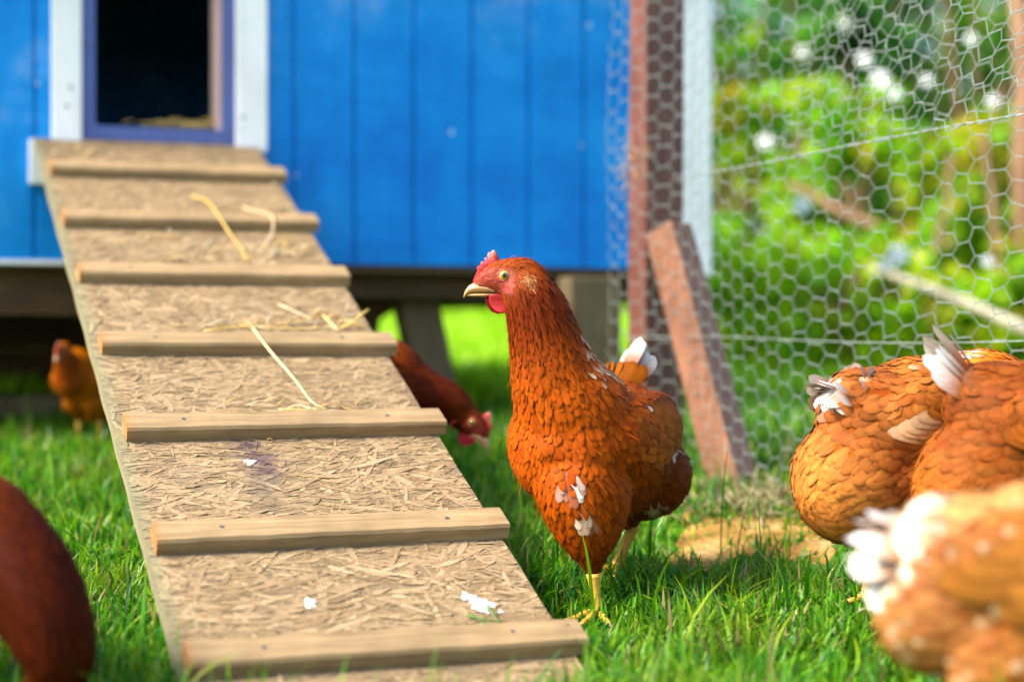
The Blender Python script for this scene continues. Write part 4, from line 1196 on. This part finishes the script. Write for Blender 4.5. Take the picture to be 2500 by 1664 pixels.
    PL2 = np.array(plan2); S2 = np.concatenate([[0], np.cumsum(np.linalg.norm(np.diff(PL2, axis=0), axis=1))])
    def edge2(u):
        # selvedge height along the sheet
        ys = [452, 428, 402, 362, 325, 282, 235]; zs = [2.47, 2.36, 2.26, 2.13, 2.0, 1.88, 1.75]
        hs_ = [at(1700, y, z)[2] for y, z in zip(ys, zs)]
        return np.interp(u, S2, hs_)
    V_, Q_, n0, (S, PL, Lt) = hexsheet(plan2, edge2, .98, .0165, .00044, 'w', rot=.10, shear=.45, sag=.006, seed=9)
    u = np.linspace(0, Lt, 80)
    for ph in (0, math.pi):
        Pn = np.stack([np.interp(u, S2, PL2[:, 0]), np.interp(u, S2, PL2[:, 1]) + .0009 * np.cos(u * 400 + ph), edge2(u) + .0009 * np.sin(u * 400 + ph) + .006], -1)
        VV, QQ, TT = sweep(Pn, .0007, 5); V_.append(VV); Q_.append(QQ + n0); n0 += len(VV)
    mk('wire_mesh', np.concatenate(V_) - base, np.concatenate(Q_), M['wire'], root, None, False)
build_run()

# ------------------------------------------------------------------ bare earth along the fence
def dirt_patch():
    pts = [(1600, 1400), (1640, 1225), (1720, 1185), (1850, 1180), (1990, 1215), (2100, 1290), (2060, 1400), (1930, 1385), (1800, 1370), (1700, 1405)]
    def g_at(px, py):
        lo, hi = 1.3, 4.0
        for _ in range(40):
            z = (lo + hi) / 2; P = at(px, py, z)
            if P[2] > float(ground(P[0], P[1])): lo = z
            else: hi = z
        return at(px, py, z)[:2]
    poly = np.array([g_at(*p) for p in pts]); c = poly.mean(0)
    n = 60; th = np.linspace(0, 1, n, endpoint=False) * len(poly)
    ring = np.array([poly[int(t) % len(poly)] * (1 - t % 1) + poly[(int(t) + 1) % len(poly)] * (t % 1) for t in th])
    V = [[c[0], c[1], float(ground(*c)) + .002]]
    for f in (.35, .7, 1.0):
        for k in range(n):
            p = c + (ring[k] - c) * f * (1 + (.05 * math.sin(k * 1.9) if f == 1 else 0)); V.append([p[0], p[1], float(ground(p[0], p[1])) + (.002 if f < 1 else -.003) + .0015 * math.sin(k * 2.7) * (f < 1)])
    Q = [[1 + r * n + k, 1 + r * n + (k + 1) % n, 1 + (r + 1) * n + (k + 1) % n, 1 + (r + 1) * n + k] for r in range(2) for k in range(n)]
    T = [[0, 1 + k, 1 + (k + 1) % n] for k in range(n)]
    V = np.array(V); Q = np.array(Q)
    if np.cross(V[2] - V[1], V[1] - V[0])[2] > 0: pass
    o = mk('bare_ground', V, [Q[:, ::-1], np.array(T)], M['dirt']); tag(o, kind='structure')
    return poly, c
DP, DC = dirt_patch()
mb = MB()
for k in range(260):
    P = at(random.gauss(1830, 90), 1100, random.uniform(2.18, 2.38)); gx = float(ground(P[0], P[1]))
    a = random.uniform(0, 6.28); L = random.uniform(.02, .07); h = random.uniform(.004, .03)
    c_ = random.choice([(.16, .14, .05), (.24, .20, .08), (.10, .12, .04), (.30, .24, .12)])
    mb.tube([(P[0], P[1], gx), (P[0] + math.cos(a) * L / 2, P[1] + math.sin(a) * L / 2, gx + h), (P[0] + math.cos(a) * L, P[1] + math.sin(a) * L, gx + h * .4)], [.001, .0013, .0006], c_, 4)
tag(mb.build('old_hay', M['straw'], None, True), 'tangle of old grey green hay trodden against the foot of the wire', 'hay', kind='stuff')
def in_poly(x, y, poly):
    ins = np.zeros(len(x), bool); n = len(poly); j = n - 1
    for i in range(n):
        a, b = poly[i], poly[j]
        cnd = ((a[1] > y) != (b[1] > y)) & (x < (b[0] - a[0]) * (y - a[1]) / (b[1] - a[1] + 1e-12) + a[0]); ins ^= cnd; j = i
    return ins

# ------------------------------------------------------------------ grass
def blades(x, y, L, W, lean, col, name, z0=None, mseg=5):
    n = len(x); z = ground(x, y) if z0 is None else z0
    az = rng.uniform(0, 2 * math.pi, n); fa = az + rng.normal(math.pi / 2, .5, n)
    d = np.stack([np.cos(az), np.sin(az), 0 * az], -1); s = np.stack([np.cos(fa), np.sin(fa), 0 * fa], -1)
    t = np.linspace(0, 1, mseg); wp = np.array([.8, 1, .85, .55, .04]) if mseg == 5 else np.linspace(1, .05, mseg)
    curv = lean[:, None] * t ** 2; up = t - .35 * np.minimum(lean[:, None], 1.6) * t ** 2
    ctr = np.stack([x, y, z - .004], -1)[:, None] + d[:, None] * (curv * L[:, None])[..., None] + np.array([0, 0, 1.0]) * (up * L[:, None])[..., None]
    hw = (wp * W[:, None] / 2)[..., None] * s[:, None]
    V = np.stack([ctr - hw, ctr + hw], 2).reshape(-1, 3)
    k = np.arange(n)[:, None] * mseg * 2 + np.arange(mseg - 1)[None] * 2
    Q = np.stack([k, k + 1, k + 3, k + 2], -1).reshape(-1, 4)
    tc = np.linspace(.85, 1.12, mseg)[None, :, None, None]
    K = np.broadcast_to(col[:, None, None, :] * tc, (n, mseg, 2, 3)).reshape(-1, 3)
    return V, Q, K
def ramp_clear(x, y):
    """free height below the ramp's underside"""
    d = np.stack([x, y, 0 * x], -1) - np.array([RO[0], RO[1], 0])
    u = d @ ra; t = d @ rh
    inside = (np.abs(u) < RW / 2 + .006) & (t > -.075) & (t < RAMP_TOP)
    h = RO[2] + t * math.tan(SLOPE) - .016 - ground(x, y)
    return inside, h
def build_grass():
    n = 105000
    y = 1.28 + (3.4 - 1.28) * rng.random(n) ** 1.35; x = rng.uniform(-1, 1, n) * (.335 * y + .06)
    # tufts
    tuft = np.sin(x * 31 + 3 * np.sin(y * 17)) * np.sin(y * 37 + 2 * np.sin(x * 23))
    keep = (tuft > -.75) | (rng.random(n) < .45); x, y, tuft = x[keep], y[keep], tuft[keep]
    ind = in_poly(x, y, DP); pn = .5 + .5 * np.sin(x * 41 + 2 * np.sin(y * 33)) * np.sin(y * 47 + x * 11); keep = ~ind | (rng.random(len(x)) < .10 + .6 * (pn > .55)); x, y, tuft = x[keep], y[keep], tuft[keep]
    n = len(x)
    patch = np.sin(x * 9 + 2) * np.cos(y * 7 + x * 4)
    L = rng.gamma(7, .0046, n) * (1 + .25 * tuft + .22 * patch)
    L *= 1 - .55 * np.exp(-(((x - DC[0]) / .22) ** 2 + ((y - DC[1] + .10) / .16) ** 2) ** 2)
    L *= 1 - .55 * np.exp(-((x - .075) ** 2 + (y - 1.70) ** 2) / .006); W = rng.uniform(.0020, .0050, n)
    tall = rng.random(n) < .004; L = np.where(tall, rng.uniform(.07, .12, n), L)
    lean = np.abs(rng.normal(.55, .4, n))
    pal = np.array([(.040, .20, .004), (.085, .29, .005), (.16, .36, .006), (.02, .10, .006), (.28, .38, .012), (.02, .19, .03)])
    col = pal[rng.choice(6, n, p=[.25, .28, .2, .12, .09, .06])] * rng.uniform(.8, 1.2, (n, 1))
    dry = np.clip(np.sin(x * 13 + y * 9) * np.sin(y * 15 - x * 6), 0, 1)[:, None] * .5
    col = col * (1 - dry) + np.array([.20, .27, .012]) * dry
    dead = rng.random(n) < .05; col[dead] = np.array([.30, .23, .09])
    ins, h = ramp_clear(x, y); L = np.where(ins, np.minimum(L, np.maximum(h, 0) * .95), L)
    keep = L > .006
    # the hens stand on the blades round their feet
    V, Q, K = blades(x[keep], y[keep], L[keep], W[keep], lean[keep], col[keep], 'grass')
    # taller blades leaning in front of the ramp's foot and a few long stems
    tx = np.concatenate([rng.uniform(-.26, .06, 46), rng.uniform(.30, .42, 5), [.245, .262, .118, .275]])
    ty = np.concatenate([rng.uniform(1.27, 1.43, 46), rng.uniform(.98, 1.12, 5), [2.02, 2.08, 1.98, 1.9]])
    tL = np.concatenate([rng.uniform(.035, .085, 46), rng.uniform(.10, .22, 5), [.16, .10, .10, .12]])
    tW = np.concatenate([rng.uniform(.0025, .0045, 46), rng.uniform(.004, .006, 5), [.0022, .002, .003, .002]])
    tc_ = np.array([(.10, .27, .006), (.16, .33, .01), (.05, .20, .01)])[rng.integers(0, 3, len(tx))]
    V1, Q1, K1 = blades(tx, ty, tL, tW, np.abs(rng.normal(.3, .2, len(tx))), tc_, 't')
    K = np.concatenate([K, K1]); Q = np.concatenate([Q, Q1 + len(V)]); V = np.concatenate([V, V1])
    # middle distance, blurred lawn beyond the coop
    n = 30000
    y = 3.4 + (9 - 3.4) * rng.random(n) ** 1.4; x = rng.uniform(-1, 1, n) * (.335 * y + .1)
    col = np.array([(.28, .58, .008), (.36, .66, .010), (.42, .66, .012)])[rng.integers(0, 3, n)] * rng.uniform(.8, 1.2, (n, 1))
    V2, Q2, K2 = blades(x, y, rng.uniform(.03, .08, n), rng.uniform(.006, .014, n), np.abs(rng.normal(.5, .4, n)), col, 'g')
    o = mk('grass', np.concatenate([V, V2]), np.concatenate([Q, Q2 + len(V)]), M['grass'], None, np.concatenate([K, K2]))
    tag(o, 'lush short green lawn growing around the ramp and hens', 'grass', kind='stuff')
build_grass()

# ------------------------------------------------------------------ bushes and stems beyond the run
def bush(px, zd, top_px, halfw, label, pal, leaf=(.03, .018), nleaf=1800, group='bushes beyond the chicken run', white=0, depth=None, base_px=None, seed=0):
    rg = np.random.default_rng(100 + seed)
    P = at(px, 900, zd); gx = float(ground(P[0], P[1])); top = at(px, top_px, zd)[2] - gx
    hw = halfw / F_PX * zd; dp = depth or hw
    root = empty('bush', (P[0], P[1], gx)); tag(root, label, 'bush', group)
    mb = MB()
    for k in range(9):
        a = rg.uniform(0, 6.28); r = rg.uniform(.2, .8)
        e = np.array([math.cos(a) * hw * r, math.sin(a) * dp * r, top * rg.uniform(.6, .95)])
        m_ = e * .5 + np.array([rg.normal(0, .04), rg.normal(0, .04), 0])
        mb.tube(cat_rom(np.array([[e[0] * .1, e[1] * .1, -.02], m_, e]), 4), np.linspace(.016, .004, 9), (1, 1, 1), 6)
    mb.build('stem', M['bark'], root, True)
    # leaf clumps
    nc = 26; cc = []
    for k in range(nc):
        a = rg.uniform(0, 6.28); r = math.sqrt(rg.random()); h = rg.uniform(.06, 1.0)
        rr_ = math.sin(min(1, h * 1.1 + .25) * math.pi * .62 + .35)
        cc.append((math.cos(a) * hw * r * max(.35, rr_), math.sin(a) * dp * r * max(.35, rr_), top * h * .97))
    cc = np.array(cc); ci = rg.integers(0, nc, nleaf)
    rc = np.minimum(hw, top) * rg.uniform(.16, .36, nc)
    dv = nrm(rg.normal(size=(nleaf, 3))) * (rg.random(nleaf) ** .4)[:, None] * rc[ci][:, None]
    c = cc[ci] + dv; c[:, 2] = np.maximum(c[:, 2], .01)
    d = nrm(rg.normal(size=(nleaf, 3)) + np.array([0, 0, -.2])); s = nrm(np.cross(d, rg.normal(size=(nleaf, 3)))); nn = np.cross(d, s)
    Lf, Wf = leaf; L = Lf * rg.uniform(.6, 1.4, nleaf)[:, None]; W = Wf * rg.uniform(.6, 1.3, nleaf)[:, None]
    V = np.stack([c, c + d * L * .45 + s * W * .5 + nn * W * .15, c + d * L, c + d * L * .45 - s * W * .5 + nn * W * .15, c + d * L * .45], 1).reshape(-1, 3)
    b = np.arange(nleaf)[:, None] * 5
    Q = np.concatenate([np.stack([b[:, 0], b[:, 0] + 1, b[:, 0] + 2, b[:, 0] + 4], -1), np.stack([b[:, 0], b[:, 0] + 4, b[:, 0] + 2, b[:, 0] + 3], -1)])
    pal = np.array(pal); clc = rg.integers(0, len(pal), nc); pick = np.where(rg.random(nleaf) < .6, clc[ci], rg.integers(0, len(pal), nleaf))
    K = np.repeat(pal[pick] * rg.uniform(.75, 1.25, (nleaf, 1)), 5, 0)
    mk('foliage', V, Q, M['leaf'], root, K, True)
    for k in range(0):
        a = rg.uniform(0, 6.28); r = rg.uniform(.3, .9); h = rg.uniform(.15, .98)
        o = np.array([math.cos(a) * hw * r, -dp * rg.uniform(.5, 1.0), top * h]); mb = MB(); rad = rg.uniform(.008, .018) * zd / 5
        for q in range(6):
            b = q * 2 * math.pi / 6; dd = np.array([math.cos(b), -.5, math.sin(b)])
            mb.tube([o, o + dd * rad * .5, o + dd * rad], [rad * .15, rad * .42, rad * .2], (.9, .9, .86), 6)
        mb.build('blossom', M['petal'], root, True)
    return root
LIME = [(.38, .66, .006), (.46, .70, .008), (.28, .56, .008), (.55, .60, .015), (.20, .50, .010)]
MID = [(.14, .46, .010), (.24, .56, .012), (.07, .32, .012), (.38, .54, .02), (.44, .36, .03)]
DARK = [(.03, .16, .014), (.06, .26, .02), (.015, .10, .012), (.13, .38, .02)]
OCH = [(.50, .50, .02), (.45, .36, .02), (.24, .52, .02), (.34, .60, .02), (.20, .46, .02)]
if True:
    bl = [(1800, 4.6, 560, 190, 'low lime green bush just right of the white corner board', LIME, 4),
          (2020, 4.3, 600, 200, 'lime green bush in the middle behind the wire', LIME, 3),
          (2300, 4.2, 640, 200, 'low lime and green bush behind the upright white tail', LIME, 2),
          (2560, 4.2, 560, 180, 'ochre tinged bush at the right edge behind the wire', OCH, 1),
          (1760, 5.6, 250, 200, 'mid green bush rising behind the low lime bush beside the coop', MID, 6),
          (2010, 5.4, 200, 210, 'taller mid green bush with white blossoms in the middle', MID, 14),
          (2270, 5.2, 330, 200, 'ochre and green bush behind the wire right of centre', OCH, 5),
          (2520, 5.0, 260, 190, 'brownish ochre bush in front of the dark shrubs at right', OCH, 3),
          (1780, 6.8, -160, 230, 'tall green shrub farthest left beside the coop corner', MID, 6),
          (2080, 6.6, -200, 240, 'tall dark green shrub behind the blossoming bush', DARK, 5),
          (2360, 6.4, -200, 240, 'tall dark green shrub in the upper right behind the wire', DARK, 6),
          (2640, 6.2, -200, 220, 'tall dark shrub at the far right edge', DARK, 2),
          (1240, 9.0, 700, 330, 'distant bright bush seen low beneath the coop', LIME, 0),
          (860, 9.0, 640, 300, 'distant green bush seen beneath the coop beside the ramp', MID, 0),
          (1560, 9.2, 560, 330, 'distant green bush seen beneath the coop behind the standing hen', MID, 0)]
    BU = []
    for k, (px, z, tp_, hw, lb, pal, wh) in enumerate(bl):
        BU.append(bush(px, z, tp_, hw, lb, pal, (.055 * z / 5, .032 * z / 5), 1500 if pal is LIME else 2600, white=wh, seed=k))
    # white blossoms catching the sun
    def blossom(px, py, rad, bi):
        r_ = BU[bi]; z = r_.location.y - .45
        rad *= .78; o = at(px, py, z) - np.array(r_.location); mb = MB()
        for q in range(6):
            b = q * 2 * math.pi / 6 + px; dd = nrm(np.array([math.cos(b), -.55, math.sin(b) + .2]))
            mb.tube([o, o + dd * rad * .5, o + dd * rad], [rad * .15, rad * .42, rad * .2], (.92, .92, .88), 6)
        mb.build('blossom', M['petal'], r_, True)
    for (x, y, r_, b) in ((1727, 196, .030, 4), (1958, 130, .022, 5), (2110, 150, .030, 5), (2150, 200, .036, 6), (2182, 232, .026, 6), (2262, 200, .022, 6), (2370, 98, .022, 6),
                          (2425, 250, .024, 7), (1868, 350, .030, 5), (1955, 505, .030, 1), (2190, 625, .034, 2), (2160, 650, .022, 2), (2410, 640, .018, 2), (2060, 60, .018, 5)):
        blossom(x, y, r_, b)
    # far hedge closing the view
    rg = np.random.default_rng(5); n = 26000
    x = rg.uniform(-9, 9, n); y = rg.uniform(11, 12.5, n); z = ground(x, y) + rg.random(n) * (2.6 + .5 * np.sin(x * 1.3))
    d = nrm(rg.normal(size=(n, 3))); s = nrm(np.cross(d, rg.normal(size=(n, 3)))); c = np.stack([x, y, z], -1)
    V = np.stack([c, c + d * .09 + s * .05, c + d * .2, c + d * .09 - s * .05], 1).reshape(-1, 3); b = np.arange(n)[:, None] * 4; Q = b + np.arange(4)[None]
    K = np.repeat(np.array(MID + DARK)[rg.integers(0, 9, n)] * rg.uniform(.7, 1.2, (n, 1)), 4, 0)
    tag(mk('hedge', V, Q, M['leaf'], None, K), 'dense green hedge closing the view far behind the run', 'hedge', kind='stuff')
    # pale fallen branch and upright stems
    def rod(pts, r, mat, name, label, cat, grp=None):
        mb = MB(); P = cat_rom(np.array([at(*p) for p in pts]), 6); mb.tube(P, np.linspace(r[0], r[1], len(P)) * (1 + .08 * np.sin(np.arange(len(P)) * 1.7)), (1, 1, 1), 10)
        tag(mb.build(name, mat, None, True), label, cat, grp)
    rod([(2130, 655, 4.2), (2230, 690, 4.0), (2360, 740, 3.9), (2560, 830, 3.7)], (.007, .014), M['pole'], 'branch', 'pale grey bare branch slanting down to the right behind the wire', 'branch')
    rod([(1930, 450, 4.9), (1990, 480, 4.8), (2060, 520, 4.7), (2160, 560, 4.6)], (.010, .014), M['bark'], 'branch', 'thinner tan branch arching above the pale grey one', 'branch')
    for k, (a, b, lb) in enumerate((((2480, -60), (2500, 420), 'thick reddish brown trunk at the top right corner'), ((2400, 330), (2440, 800), 'slim ochre stem left of the right edge'), ((2320, 380), (2280, 640), 'thin leaning ochre stem behind the wire right of centre'))):
        rod([(a[0], a[1], 4.6), ((a[0] + b[0]) / 2 + 12, (a[1] + b[1]) / 2, 4.5), (b[0], b[1], 4.4), (b[0] + 10, 1010, 4.4)], ((.028, .008, .007)[k], (.032, .010, .008)[k]), M['bark'], 'tree_trunk', lb, 'trunk', 'brown stems at the right')
